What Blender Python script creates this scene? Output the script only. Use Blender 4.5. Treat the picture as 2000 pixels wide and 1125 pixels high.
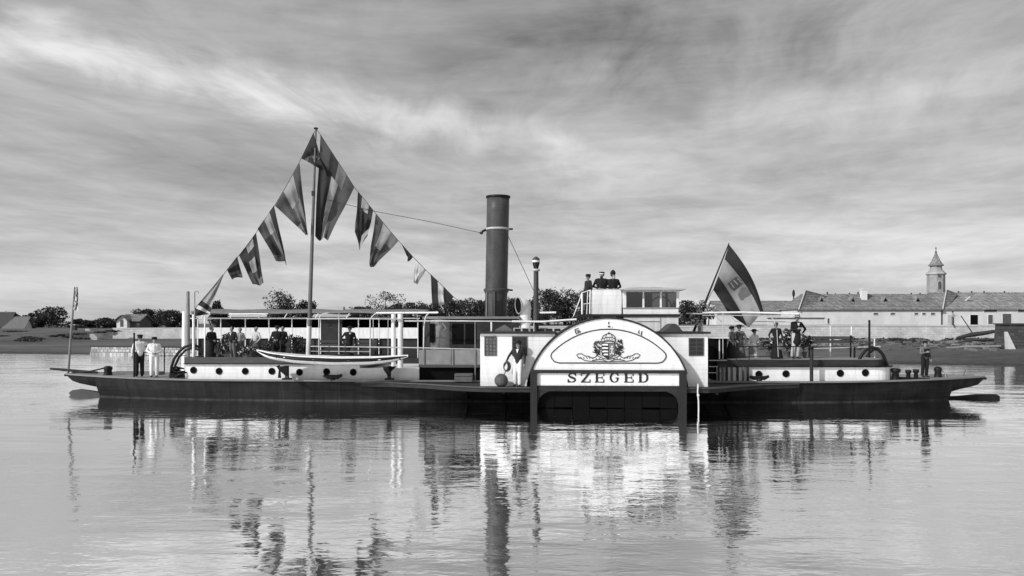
import bpy, math, random
import numpy as np
from mathutils import Matrix, Vector
R = math.radians
sc = bpy.context.scene
C = sc.collection
for o in list(bpy.data.objects): bpy.data.objects.remove(o)

# ------------------------------------------------------------------ camera, sky, sun
F, HY, CH = 1584.0, 632.0, 3.0          # focal length in photo pixels, horizon row, eye height (m)
cam = bpy.data.cameras.new('camera'); camo = bpy.data.objects.new('camera', cam); C.objects.link(camo)
cam.sensor_width = 36; cam.lens = 36*F/2000; cam.shift_y = (HY-562.5)/2000
cam.clip_start = .1; cam.clip_end = 20000
camo.location = (0, 0, CH); camo.rotation_euler = (R(90), 0, 0); sc.camera = camo

SUN_AZ, SUN_EL = R(-128), R(34)          # azimuth measured from +Y to +X: behind the camera, to the left
sl = bpy.data.lights.new('sun', 'SUN'); so = bpy.data.objects.new('sun', sl); C.objects.link(so)
sl.energy = 3.2; sl.angle = R(2.0); sl.color = (1, 1, 1)
sd = Vector((math.sin(SUN_AZ)*math.cos(SUN_EL), math.cos(SUN_AZ)*math.cos(SUN_EL), math.sin(SUN_EL)))
so.rotation_euler = sd.to_track_quat('Z', 'Y').to_euler(); so.location = (-20, -20, 40)
sc.view_settings.view_transform = 'Standard'; sc.view_settings.look = 'None'
sc.view_settings.exposure = .12; sc.view_settings.gamma = 1

class NT:
    """small helper to write node trees"""
    def __init__(s, nt): s.nt = nt
    def n(s, t, **k):
        d = s.nt.nodes.new(t)
        for a, b in k.items(): setattr(d, a, b)
        return d
    def l(s, a, b): s.nt.links.new(a, b)
    def m(s, op, a, b=None, c=None, clamp=False):
        d = s.n('ShaderNodeMath', operation=op, use_clamp=clamp)
        for i, x in enumerate((a, b, c)):
            if x is None: continue
            if isinstance(x, (int, float)): d.inputs[i].default_value = x
            else: s.l(x, d.inputs[i])
        return d.outputs[0]
    def xyz(s, x, y, z):
        d = s.n('ShaderNodeCombineXYZ')
        for i, q in enumerate((x, y, z)):
            if isinstance(q, (int, float)): d.inputs[i].default_value = q
            else: s.l(q, d.inputs[i])
        return d.outputs[0]
    def noise(s, vec, scale, detail=4, rough=.5, dist=0):
        d = s.n('ShaderNodeTexNoise'); s.l(vec, d.inputs['Vector'])
        d.inputs['Scale'].default_value = scale; d.inputs['Detail'].default_value = detail
        d.inputs['Roughness'].default_value = rough; d.inputs['Distortion'].default_value = dist
        return d.outputs['Fac']
    def rng(s, v, a, b, c, d, smooth=False):
        q = s.n('ShaderNodeMapRange'); s.l(v, q.inputs[0])
        if smooth: q.interpolation_type = 'SMOOTHSTEP'
        for i, x in enumerate((a, b, c, d)): q.inputs[i+1].default_value = x
        return q.outputs[0]

world = bpy.data.worlds.new('World'); sc.world = world; world.use_nodes = True
def build_world():
    nt = world.node_tree; nt.nodes.clear(); t = NT(nt)
    tc = t.n('ShaderNodeTexCoord'); sep = t.n('ShaderNodeSeparateXYZ'); t.l(tc.outputs['Generated'], sep.inputs[0])
    dx, dy, dz = sep.outputs
    sky = t.n('ShaderNodeTexSky', sky_type='NISHITA', sun_disc=False)
    sky.sun_elevation = SUN_EL; sky.sun_rotation = SUN_AZ; sky.air_density = 1; sky.dust_density = 2.0; sky.ozone_density = 1
    bw = t.n('ShaderNodeRGBToBW'); t.l(sky.outputs[0], bw.inputs[0])
    # a high, thin layer of cloud: coordinates on a plane overhead, streets of cloud running away to the upper right
    zz = t.m('ADD', t.m('MAXIMUM', dz, 0.0), .07)
    u = t.m('DIVIDE', dx, zz); w = t.m('DIVIDE', dy, zz)
    az0 = R(12); ca, sa = math.cos(az0), math.sin(az0)
    al = t.m('ADD', t.m('MULTIPLY', u, sa), t.m('MULTIPLY', w, ca))
    ac = t.m('SUBTRACT', t.m('MULTIPLY', u, ca), t.m('MULTIPLY', w, sa))
    warp = t.noise(t.xyz(t.m('MULTIPLY', ac, .5), t.m('MULTIPLY', al, .35), 3.1), 1.0, 3)
    wv = t.m('MULTIPLY', t.m('SUBTRACT', warp, .5), 1.6)
    ac2 = t.m('ADD', ac, wv)
    n1 = t.noise(t.xyz(ac2, t.m('MULTIPLY', al, .42), 1.7), .85, 5, .55, .4)
    n2 = t.noise(t.xyz(ac2, t.m('MULTIPLY', al, .45), 7.7), 2.2, 6, .58, .8)
    az = t.m('ARCTAN2', dx, dy); el = t.m('ARCSINE', dz)
    # low banks: nearly level, in azimuth and elevation
    n3 = t.noise(t.xyz(t.m('MULTIPLY', az, 3.2), t.m('MULTIPLY', t.m('ADD', el, t.m('MULTIPLY', az, .03)), 26), .4), 1.0, 6, .55, .5)
    n4 = t.noise(t.xyz(t.m('MULTIPLY', az, 9), t.m('MULTIPLY', el, 44), 5.2), 1.0, 5, .6, .6)
    n5 = t.noise(t.xyz(ac2, t.m('MULTIPLY', al, .30), 4.4), 5.5, 5, .6, .9)
    n6 = t.noise(t.xyz(t.m('MULTIPLY', az, 14), t.m('MULTIPLY', t.m('ADD', el, t.m('MULTIPLY', az, -.05)), 110), 8.1), 1.0, 4, .6, .8)
    fine = t.m('ADD', t.m('MULTIPLY', t.m('SUBTRACT', n5, .5), .28), t.m('MULTIPLY', t.m('SUBTRACT', n6, .5), .22))
    low = t.rng(el, R(3), R(15), 1, 0, True)
    cl = t.m('ADD', t.m('MULTIPLY', n1, .70), t.m('MULTIPLY', n2, .30))
    lo = t.m('ADD', t.m('MULTIPLY', n3, .68), t.m('MULTIPLY', n4, .32))
    mix = t.m('ADD', t.m('MULTIPLY', lo, t.m('ADD', t.m('MULTIPLY', low, .6), .25)),
              t.m('MULTIPLY', cl, t.m('SUBTRACT', .75, t.m('MULTIPLY', low, .6))))
    dens = t.rng(mix, .34, .68, 0, 1, True)
    # long bright streamers, and darker cloud, as they stand over this river
    jit = t.m('MULTIPLY', t.m('SUBTRACT', t.noise(t.xyz(t.m('MULTIPLY', az, 5), t.m('MULTIPLY', el, 9), 2.2), 1.0, 5, .6, .7), .5), R(5.5))
    ej = t.m('ADD', el, jit)
    def ridge(c0, c1, c2, width, a0, a1, soft):
        c = t.m('ADD', t.m('ADD', t.m('MULTIPLY', az, c1), t.m('MULTIPLY', t.m('MULTIPLY', az, az), c2)), c0)
        d = t.m('DIVIDE', t.m('SUBTRACT', ej, c), width)
        g = t.m('POWER', 2.718, t.m('MULTIPLY', t.m('MULTIPLY', d, d), -1))
        e = t.m('MULTIPLY', t.rng(az, a0-soft, a0+soft, 0, 1, True), t.rng(az, a1-soft, a1+soft, 1, 0, True))
        return t.m('MULTIPLY', g, e)
    tex = t.m('ADD', t.rng(n2, .3, .7, .4, 1.05), t.m('MULTIPLY', t.m('SUBTRACT', n5, .5), .8))
    s1 = ridge(R(12.75), -.20, -.14, R(1.35), R(-60), R(8), R(8))       # main streamer from the upper left
    s2 = ridge(R(11.0), .12, .0, R(1.5), R(8), R(48), R(10))         # its branch rising to the right
    s3 = ridge(R(17.2), .20, .0, R(1.7), R(19), R(60), R(5))        # upper right edge
    k1 = ridge(R(18.6), .0, .0, R(3.4), R(-2), R(27), R(9))         # dark mass high up
    k2 = ridge(R(23), -.06, 0, R(2.2), R(-60), R(2), R(10))
    k3 = ridge(R(7.6), -.02, 0, R(1.8), R(-45), R(-2), R(10))
    s1 = t.m('MULTIPLY', s1, t.rng(az, R(-22), R(6), 1.15, .42, True))
    br = t.m('MULTIPLY', t.m('ADD', t.m('ADD', t.m('MULTIPLY', s1, 1.55), t.m('MULTIPLY', s2, .35)), t.m('MULTIPLY', s3, .38)), tex)
    dk = t.m('ADD', t.m('ADD', t.m('MULTIPLY', t.m('MULTIPLY', k1, .95), t.rng(n2, .3, .7, 1.25, .35)), t.m('MULTIPLY', k2, .55)), t.m('MULTIPLY', k3, .10))
    v = t.m('ADD', t.m('MULTIPLY', dens, .62), t.m('SUBTRACT', t.m('MULTIPLY', br, .62), t.m('MULTIPLY', dk, .42)))
    v = t.m('ADD', t.m('ADD', v, fine), t.rng(el, R(0), R(12), .42, 0, True))
    gain = t.rng(v, -.25, 1.25, .40, 1.75)
    # the clear sky between gives the base tone; the cloud layer is paler and flatter than it
    base = t.m('ADD', t.m('MULTIPLY', bw.outputs[0], .30), 3.05)
    val = t.m('MULTIPLY', base, gain)
    bg = t.n('ShaderNodeBackground'); bg.inputs['Strength'].default_value = .115
    t.l(val, bg.inputs['Color'])
    out = t.n('ShaderNodeOutputWorld'); t.l(bg.outputs[0], out.inputs[0])
build_world()

# ------------------------------------------------------------------ helpers
BO = Vector((0, 33.3, 0)); BTH = R(-2.5)
BM = Matrix.Translation(BO) @ Matrix.Rotation(BTH, 4, 'Z')
def W(px, py, Y):
    return Vector(((px-1000)/F*Y, Y, CH-(py-HY)/F*Y))
def B(px, py, v):
    """photo pixel -> ship coordinates (x along, y away, z up) on the plane y = v of the ship"""
    a = (px-1000)/F; b = (HY-py)/F; c, s = math.cos(BTH), math.sin(BTH)
    t = (v+33.3*c)/(c-s*a)
    dx, dy = a*t, t-33.3
    return Vector((c*dx+s*dy, v, CH+b*t))
def BX(px, v): return B(px, 700, v).x
def BZ(px, py, v): return B(px, py, v).z

class MB:
    def __init__(s): s.v = []; s.f = []; s.m = []; s.sm = []
    def add(s, vs, fs, m=0, smooth=False):
        k = len(s.v); s.v += [tuple(p) for p in vs]
        for i, f in enumerate(fs):
            s.f.append(tuple(q+k for q in f)); s.m.append(m[i] if isinstance(m, (list, tuple)) else m); s.sm.append(smooth)
        return s
    def box(s, a, b, m=0):
        x0, y0, z0 = a; x1, y1, z1 = b
        return s.add([(x0,y0,z0),(x1,y0,z0),(x1,y1,z0),(x0,y1,z0),(x0,y0,z1),(x1,y0,z1),(x1,y1,z1),(x0,y1,z1)],
            [(0,3,2,1),(4,5,6,7),(0,1,5,4),(1,2,6,5),(2,3,7,6),(3,0,4,7)], m)
    def tube(s, pts, r, n=8, m=0, cap=True):
        P = [Vector(p) for p in pts]; k = len(P)
        rr = r if isinstance(r, (list, tuple)) else [r]*k
        vs, fs = [], []; up = None
        for i in range(k):
            d = (P[min(i+1, k-1)]-P[max(i-1, 0)]).normalized()
            if up is None:
                up = Vector((0, 0, 1)) if abs(d.z) < .9 else Vector((1, 0, 0))
            a = d.cross(up).normalized(); b = a.cross(d).normalized(); up = b
            for j in range(n):
                t = 2*math.pi*j/n
                vs.append(P[i]+(a*math.cos(t)+b*math.sin(t))*rr[i])
        for i in range(k-1):
            for j in range(n):
                j2 = (j+1) % n
                fs.append((i*n+j, i*n+j2, (i+1)*n+j2, (i+1)*n+j))
        s.add(vs, fs, m, True)
        if cap: s.add(vs[:n], [tuple(range(n))], m); s.add(vs[-n:], [tuple(reversed(range(n)))], m)
        return s
    def prism(s, front, back, m=0, mside=None):
        n = len(front)
        s.add(list(front)+list(back), [tuple(range(n)), tuple(reversed(range(n, 2*n)))], m)
        s.add(list(front)+list(back), [(i, n+i, n+(i+1) % n, (i+1) % n) for i in range(n)], m if mside is None else mside)
        return s
    def vprism(s, plan, z0, z1, m=0):
        return s.prism([(x, y, z1) for x, y in plan], [(x, y, z0) for x, y in plan], m)
    def lathe(s, prof, c=(0, 0, 0), n=16, m=0, smooth=True):
        vs, fs = [], []
        for r, z in prof:
            for j in range(n):
                t = 2*math.pi*j/n; vs.append((c[0]+r*math.cos(t), c[1]+r*math.sin(t), c[2]+z))
        for i in range(len(prof)-1):
            for j in range(n):
                j2 = (j+1) % n; fs.append((i*n+j, i*n+j2, (i+1)*n+j2, (i+1)*n+j))
        s.add(vs, fs, m, smooth)
        s.add(vs[:n], [tuple(reversed(range(n)))], m); s.add(vs[-n:], [tuple(range(n))], m)
        return s
    def grid(s, rows, m=0, smooth=True):
        a, b = len(rows), len(rows[0]); vs = [p for r in rows for p in r]
        fs = [(i*b+j, i*b+j+1, (i+1)*b+j+1, (i+1)*b+j) for i in range(a-1) for j in range(b-1)]
        return s.add(vs, fs, m, smooth)
    def sphere(s, c, r, m=0, n=10, k=7):
        rx, ry, rz = r if isinstance(r, (list, tuple)) else (r, r, r)
        vs = [(c[0], c[1], c[2]-rz)]; fs = []
        for i in range(1, k):
            a = math.pi*i/k
            for j in range(n):
                t = 2*math.pi*j/n
                vs.append((c[0]+rx*math.sin(a)*math.cos(t), c[1]+ry*math.sin(a)*math.sin(t), c[2]-rz*math.cos(a)))
        vs.append((c[0], c[1], c[2]+rz)); L = len(vs)-1
        for j in range(n):
            j2 = (j+1) % n
            fs.append((0, 1+j2, 1+j)); fs.append((L, L-n+j, L-n+j2))
            for i in range(k-2): fs.append((1+i*n+j, 1+i*n+j2, 1+(i+1)*n+j2, 1+(i+1)*n+j))
        return s.add(vs, fs, m, True)
    def build(s, name, mats, parent=None, origin=(0, 0, 0), frame=None, recalc=True):
        me = bpy.data.meshes.new(name); o0 = Vector(origin)
        me.from_pydata([(p[0]-o0.x, p[1]-o0.y, p[2]-o0.z) for p in s.v], [], s.f)
        if not isinstance(mats, (list, tuple)): mats = [mats]
        for q in mats: me.materials.append(M[q] if isinstance(q, str) else q)
        me.polygons.foreach_set('material_index', s.m); me.polygons.foreach_set('use_smooth', s.sm)
        if recalc:
            import bmesh
            bm = bmesh.new(); bm.from_mesh(me); bmesh.ops.recalc_face_normals(bm, faces=bm.faces); bm.to_mesh(me); bm.free()
        me.update()
        o = bpy.data.objects.new(name, me); C.objects.link(o)
        if parent is not None: o.parent = parent
        elif frame == 'boat':
            o.location = BM @ o0; o.rotation_euler = (0, 0, BTH)
        else: o.location = o0
        return o
def tag(o, label, cat=None, group=None, kind=None):
    if label: o['label'] = label
    if cat: o['category'] = cat
    if group: o['group'] = group
    if kind: o['kind'] = kind
    return o
def struct(o): o['kind'] = 'structure'; return o
def thing(name, label, cat, origin=(0, 0, 0), group=None, frame='boat', rz=0):
    o = bpy.data.objects.new(name, None); C.objects.link(o); o.empty_display_size = .3
    if frame == 'boat': o.location = BM @ Vector(origin); o.rotation_euler = (0, 0, BTH+rz)
    else: o.location = origin; o.rotation_euler = (0, 0, rz)
    return tag(o, label, cat, group)
def cbox(c, s): return (c[0]-s[0]/2, c[1]-s[1]/2, c[2]-s[2]/2), (c[0]+s[0]/2, c[1]+s[1]/2, c[2]+s[2]/2)

# ------------------------------------------------------------------ materials (the photograph is monochrome: greys only)
M = {}
def mat(name, g, rough=.7, var=.18, scale=2.5, bump=0, metal=0, spec=.35, stretch=(1, 1, 1), fine=12, island=0, trans=0):
    m = bpy.data.materials.new(name); m.use_nodes = True; t = NT(m.node_tree); m.node_tree.nodes.clear()
    tc = t.n('ShaderNodeTexCoord'); mp = t.n('ShaderNodeMapping'); t.l(tc.outputs['Object'], mp.inputs[0])
    mp.inputs['Scale'].default_value = stretch
    a = t.noise(mp.outputs[0], scale, 4, .6); b = t.noise(mp.outputs[0], scale*fine, 3, .6)
    n = t.m('ADD', t.m('MULTIPLY', a, .6), t.m('MULTIPLY', b, .4))
    val = t.rng(n, .32, .68, g*(1-var), g*(1+var))
    if island:
        ge = t.n('ShaderNodeNewGeometry'); val = t.m('MULTIPLY', val, t.rng(ge.outputs['Random Per Island'], 0, 1, 1-island, 1+island))
    p = t.n('ShaderNodeBsdfPrincipled'); t.l(val, p.inputs['Base Color'])
    p.inputs['Roughness'].default_value = rough; p.inputs['Metallic'].default_value = metal
    p.inputs['Specular IOR Level'].default_value = spec
    if bump:
        bn = t.n('ShaderNodeBump'); bn.inputs['Strength'].default_value = bump; bn.inputs['Distance'].default_value = .03
        t.l(n, bn.inputs['Height']); t.l(bn.outputs[0], p.inputs['Normal'])
    out = t.n('ShaderNodeOutputMaterial'); sh = p.outputs[0]
    if trans:
        tr = t.n('ShaderNodeBsdfTranslucent'); t.l(val, tr.inputs[0]); mx = t.n('ShaderNodeMixShader'); mx.inputs[0].default_value = trans
        t.l(sh, mx.inputs[1]); t.l(tr.outputs[0], mx.inputs[2]); sh = mx.outputs[0]
    t.l(sh, out.inputs[0]); M[name] = m; return m
def paint(name, g, pitch, dirt):
    m = bpy.data.materials.new(name); m.use_nodes = True; t = NT(m.node_tree); m.node_tree.nodes.clear()
    tc = t.n('ShaderNodeTexCoord'); ob = tc.outputs['Object']; sp = t.n('ShaderNodeSeparateXYZ'); t.l(ob, sp.inputs[0]); x, y, z = sp.outputs
    run = t.noise(t.xyz(t.m('MULTIPLY', x, 5), t.m('MULTIPLY', y, 5), t.m('MULTIPLY', z, .7)), 1.0, 5, .7)
    big = t.noise(ob, .9, 4, .6); spot = t.noise(ob, 14, 3, .6)
    jt = t.rng(t.m('PINGPONG', z, pitch/2), 0, .006, 1, 0)
    v = t.m('MULTIPLY', t.rng(run, .48, .78, g, g*(1-dirt)), t.rng(big, .3, .7, .93, 1.03))
    v = t.m('MULTIPLY', v, t.rng(spot, .62, .75, 1, 1-dirt*.7)); v = t.m('MULTIPLY', v, t.m('SUBTRACT', 1, t.m('MULTIPLY', jt, .26)))
    p = t.n('ShaderNodeBsdfPrincipled'); t.l(v, p.inputs['Base Color']); p.inputs['Roughness'].default_value = .55; p.inputs['Specular IOR Level'].default_value = .3
    bn = t.n('ShaderNodeBump'); bn.inputs['Strength'].default_value = .35; bn.inputs['Distance'].default_value = .008
    t.l(t.m('SUBTRACT', t.m('MULTIPLY', big, .6), jt), bn.inputs['Height']); t.l(bn.outputs[0], p.inputs['Normal'])
    o = t.n('ShaderNodeOutputMaterial'); t.l(p.outputs[0], o.inputs[0]); M[name] = m
paint('white_paint', .82, .17, .26)
mat('rail_paint', .52, .6, .25, 6, .05)
mat('white_worn', .66, .6, .22, 2.0, .08, stretch=(3, 3, .6))
mat('cream_and_shade_paint', .62, .55, .12, 1.5, .05, stretch=(3, 3, .6))
mat('mast_grey', .11, .6, .3, 2, .06, stretch=(3, 3, .6))
mat('grey_paint', .30, .6, .2, 2, .06, stretch=(3, 3, .6))
mat('bulwark_grey', .20, .7, .25, 3, .1)
def hull_mat():
    m = bpy.data.materials.new('hull_black'); m.use_nodes = True; t = NT(m.node_tree); m.node_tree.nodes.clear()
    tc = t.n('ShaderNodeTexCoord'); ob = tc.outputs['Object']; sp = t.n('ShaderNodeSeparateXYZ'); t.l(ob, sp.inputs[0])
    x, y, z = sp.outputs
    drip = t.noise(t.xyz(t.m('MULTIPLY', x, 3.2), y, t.m('MULTIPLY', z, .5)), 1.0, 5, .65)
    blot = t.noise(t.xyz(t.m('MULTIPLY', x, .45), y, t.m('MULTIPLY', z, 1.6)), 1.0, 5, .6, .6)
    seam = t.m('PINGPONG', x, 1.1)                                       # plate joints every 2.2 m
    sm = t.rng(seam, 0, .025, 1, 0); hz = t.rng(t.m('ABSOLUTE', t.m('SUBTRACT', z, .36)), 0, .012, 1, 0)
    ln = t.m('MAXIMUM', sm, hz)
    v = t.m('MULTIPLY', t.rng(blot, .35, .7, .005, .016), t.rng(drip, .35, .7, .7, 1.9))
    scum = t.m('MULTIPLY', t.rng(z, .015, .07, .035, 0, True), t.rng(drip, .3, .6, .2, 1.2))
    v = t.m('ADD', t.m('ADD', v, scum), t.m('MULTIPLY', ln, .006))
    p = t.n('ShaderNodeBsdfPrincipled'); t.l(v, p.inputs['Base Color']); p.inputs['Roughness'].default_value = .55; p.inputs['Specular IOR Level'].default_value = .12
    bn = t.n('ShaderNodeBump'); bn.inputs['Strength'].default_value = .5; bn.inputs['Distance'].default_value = .02
    t.l(t.m('ADD', t.m('MULTIPLY', blot, .8), ln), bn.inputs['Height']); t.l(bn.outputs[0], p.inputs['Normal'])
    o = t.n('ShaderNodeOutputMaterial'); t.l(p.outputs[0], o.inputs[0]); M['hull_black'] = m
hull_mat()
mat('black_iron', .011, .5, .35, 3, .06, spec=.2)
mat('dark_wood', .026, .7, .4, 2, .12, spec=.2, stretch=(1, 4, 4))
mat('shade_board_wood', .012, .8, .5, 2, .2, spec=.1, stretch=(4, 4, 1))
mat('dark_brown', .022, .7, .3, 2, .12, spec=.2, stretch=(4, 4, 1))
mat('brown_wood', .058, .65, .3, 2, .12, stretch=(1, 4, 4))
mat('deck_wood', .22, .75, .3, 1.5, .1, stretch=(.6, 6, 1))
mat('strake_grey', .17, .65, .25, 2, .08)
mat('funnel_metal', .06, .42, .38, 1.6, .10, spec=.2, stretch=(2, 2, .7))
mat('casing_dark', .028, .7, .5, 3, .2, spec=.2)
mat('boiler_steel', .17, .42, .5, 2.5, .15, metal=.5, stretch=(2, 2, .6))
mat('rusty_metal', .07, .55, .5, 3, .2, metal=.2)
mat('galvanised', .42, .45, .2, 3, .05)
mat('dark_rope', .10, .95, .5, 16, .6)
mat('rope', .34, .9, .3, 20, .2)
mat('pale_rope', .60, .9, .2, 20, .2)
mat('dark_line', .03, .8, .2, 10)
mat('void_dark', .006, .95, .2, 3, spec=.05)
mat('letter_black', .02, .55, .3, 8)
mat('panel_tint', .70, .5, .06, 1.2, .02)
mat('shield_grey', .16, .6, .6, 9)
mat('flag_dark', .030, .85, .3, 3, .1, trans=.25)
mat('flag_mid', .075, .85, .3, 3, .1, trans=.3)
mat('flag_grey', .17, .85, .25, 3, .1, trans=.3)
mat('flag_light', .32, .85, .2, 3, .1, trans=.3)
mat('flag_white', .6, .85, .12, 3, .1, trans=.3)
mat('skin', .24, .6, .15, 6)
mat('hair', .02, .6, .3, 20)
mat('grey_hair', .45, .7, .2, 20)
mat('cloth_black', .010, .9, .35, 6, .2)
mat('cloth_dark', .02, .9, .35, 6, .2)
mat('cloth_mid', .13, .9, .3, 6, .2)
mat('cloth_light', .42, .9, .2, 5, .2)
mat('cloth_white', .70, .9, .10, 5, .2)
mat('cloth_print', .11, .9, .95, 9, .2, fine=3)
mat('leather', .02, .5, .3, 8)
mat('leaf_dark', .042, .8, .3, .4, island=.55, trans=.15)
mat('leaf_mid', .055, .8, .3, .4, island=.5, trans=.2)
mat('leaf_pot', .045, .7, .3, 4, island=.6, trans=.2)
mat('blossom', .60, .8, .2, 6, island=.3)
mat('bark', .035, .9, .3, 3, .3)
mat('bark_pale', .22, .9, .4, 4, .3, stretch=(4, 4, .6))
mat('plaster_white', .70, .85, .16, .5, .05, stretch=(1, 1, .5))
mat('plaster_pale', .50, .85, .2, .5, .08)
mat('tower_stone', .33, .85, .22, .6, .1)
mat('thatch_dark', .06, .9, .3, 2, .2, stretch=(2, 2, .5))
mat('thatch', .15, .9, .3, 2, .2, stretch=(2, 2, .5))
mat('shutter_grey', .10, .8, .25, 3)
mat('stone_dark', .06, .9, .45, .5, .3)
mat('rubble_stone', .12, .9, .4, 3, .3, island=.85)
mat('clay_pot', .12, .8, .2, 5)

def glass_mat():
    m = bpy.data.materials.new('window_glass'); m.use_nodes = True; t = NT(m.node_tree); m.node_tree.nodes.clear()
    tr = t.n('ShaderNodeBsdfTransparent'); tr.inputs[0].default_value = (.32, .32, .32, 1)
    gl = t.n('ShaderNodeBsdfGlossy'); gl.inputs['Roughness'].default_value = .06; gl.inputs[0].default_value = (.8, .8, .8, 1)
    mx = t.n('ShaderNodeMixShader'); mx.inputs[0].default_value = .10
    t.l(tr.outputs[0], mx.inputs[1]); t.l(gl.outputs[0], mx.inputs[2])
    o = t.n('ShaderNodeOutputMaterial'); t.l(mx.outputs[0], o.inputs[0]); M['glass'] = m
glass_mat()
mat('lace', .12, .6, .95, 14, .05, fine=2.5)
mat('dark_pane', .015, .15, .5, 5, .05, spec=.6)

def masonry(name, g, mortar, bw, bh, var=.3, rough=.9, bump=.5, off=.5):
    m = bpy.data.materials.new(name); m.use_nodes = True; t = NT(m.node_tree); m.node_tree.nodes.clear()
    tc = t.n('ShaderNodeTexCoord'); sp = t.n('ShaderNodeSeparateXYZ'); t.l(tc.outputs['Object'], sp.inputs[0])
    wob = t.noise(tc.outputs['Object'], 1.5/bw, 2)
    vec = t.xyz(t.m('ADD', t.m('ADD', sp.outputs[0], sp.outputs[1]), t.m('MULTIPLY', wob, bw*.35)), t.m('ADD', sp.outputs[2], t.m('MULTIPLY', wob, bh*.4)), 0)
    br = t.n('ShaderNodeTexBrick'); t.l(vec, br.inputs['Vector']); br.offset = off
    br.inputs['Scale'].default_value = 1; br.inputs['Brick Width'].default_value = bw; br.inputs['Row Height'].default_value = bh
    br.inputs['Mortar Size'].default_value = bh*.09; br.inputs['Bias'].default_value = 0
    lo, hi = g*(1-var), g*(1+var)
    br.inputs['Color1'].default_value = (lo, lo, lo, 1); br.inputs['Color2'].default_value = (hi, hi, hi, 1)
    br.inputs['Mortar'].default_value = (mortar, mortar, mortar, 1)
    n = t.noise(tc.outputs['Object'], .6, 5, .65)
    mul = t.n('ShaderNodeMix', data_type='RGBA', blend_type='MULTIPLY'); mul.inputs[0].default_value = 1
    t.l(br.outputs[0], mul.inputs[6]); t.l(t.rng(n, .3, .7, .72, 1.2), mul.inputs[7])
    p = t.n('ShaderNodeBsdfPrincipled'); t.l(mul.outputs[2], p.inputs['Base Color']); p.inputs['Roughness'].default_value = rough
    p.inputs['Specular IOR Level'].default_value = .2
    bn = t.n('ShaderNodeBump'); bn.inputs['Strength'].default_value = bump; bn.inputs['Distance'].default_value = .05
    t.l(t.m('SUBTRACT', t.m('MULTIPLY', n, .6), br.outputs['Fac']), bn.inputs['Height']); t.l(bn.outputs[0], p.inputs['Normal'])
    o = t.n('ShaderNodeOutputMaterial'); t.l(p.outputs[0], o.inputs[0]); M[name] = m
masonry('embankment_stone', .50, .42, .6, .26, .09)
masonry('quay_stone', .40, .12, .42, .30, .35)
masonry('bastion_stone', .075, .05, .6, .28, .3)
masonry('roof_tile', .27, .06, .3, .32, .28, bump=.6)
masonry('roof_tile_pale', .32, .09, .3, .32, .3, bump=.6)

def ground_mat():
    m = bpy.data.materials.new('bank_earth'); m.use_nodes = True; t = NT(m.node_tree); m.node_tree.nodes.clear()
    tc = t.n('ShaderNodeTexCoord'); ob = tc.outputs['Object']; sp = t.n('ShaderNodeSeparateXYZ'); t.l(ob, sp.inputs[0])
    mp = t.n('ShaderNodeMapping'); t.l(ob, mp.inputs[0]); mp.inputs['Scale'].default_value = (.35, 1, 1)
    a = t.noise(mp.outputs[0], .12, 5, .6, .5); b = t.noise(ob, 1.4, 5, .7); c = t.noise(ob, 7, 3, .6)
    n = t.m('ADD', t.m('MULTIPLY', a, .5), t.m('ADD', t.m('MULTIPLY', b, .33), t.m('MULTIPLY', c, .17)))
    v = t.rng(n, .34, .66, .045, .17)
    wet = t.rng(sp.outputs[2], -.05, .30, .42, 1, True)
    v = t.m('MULTIPLY', v, wet)
    p = t.n('ShaderNodeBsdfPrincipled'); t.l(v, p.inputs['Base Color']); p.inputs['Roughness'].default_value = .95
    p.inputs['Specular IOR Level'].default_value = .15
    bn = t.n('ShaderNodeBump'); bn.inputs['Strength'].default_value = .6; bn.inputs['Distance'].default_value = .2
    t.l(n, bn.inputs['Height']); t.l(bn.outputs[0], p.inputs['Normal'])
    o = t.n('ShaderNodeOutputMaterial'); t.l(p.outputs[0], o.inputs[0]); M['bank_earth'] = m
ground_mat()
def water_mat():
    m = bpy.data.materials.new('river_water'); m.use_nodes = True; t = NT(m.node_tree); m.node_tree.nodes.clear()
    tc = t.n('ShaderNodeTexCoord'); ob = tc.outputs['Object']
    mp = t.n('ShaderNodeMapping'); t.l(ob, mp.inputs[0]); mp.inputs['Scale'].default_value = (.46, 1, 1); mp.inputs['Rotation'].default_value = (0, 0, R(6))
    a = t.noise(mp.outputs[0], .55, 2, .5, .3)
    b = t.noise(mp.outputs[0], 2.6, 3, .55, .4)
    c = t.noise(mp.outputs[0], 9, 2, .5)
    patch = t.rng(t.noise(mp.outputs[0], .09, 3, .55, .6), .36, .64, .35, 1.1, True)
    h = t.m('ADD', t.m('MULTIPLY', a, .030), t.m('MULTIPLY', patch, t.m('ADD', t.m('MULTIPLY', b, .0105), t.m('MULTIPLY', c, .0030))))
    bn = t.n('ShaderNodeBump'); bn.inputs['Strength'].default_value = 1; bn.inputs['Distance'].default_value = 1
    t.l(h, bn.inputs['Height'])
    fr = t.n('ShaderNodeFresnel'); fr.inputs[0].default_value = 1.36; t.l(bn.outputs[0], fr.inputs['Normal'])
    gl = t.n('ShaderNodeBsdfGlossy'); gl.inputs['Roughness'].default_value = .035; gl.inputs[0].default_value = (1, 1, 1, 1); t.l(bn.outputs[0], gl.inputs['Normal'])
    df = t.n('ShaderNodeBsdfDiffuse'); silt = t.noise(mp.outputs[0], .11, 4, .6)
    t.l(t.rng(silt, .3, .7, .46, .58), df.inputs[0])
    fac = t.rng(fr.outputs[0], 0.02, .45, .88, 1.0)
    mx = t.n('ShaderNodeMixShader'); t.l(fac, mx.inputs[0]); t.l(df.outputs[0], mx.inputs[1]); t.l(gl.outputs[0], mx.inputs[2])
    o = t.n('ShaderNodeOutputMaterial'); t.l(mx.outputs[0], o.inputs[0]); M['river_water'] = m
water_mat()

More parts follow.
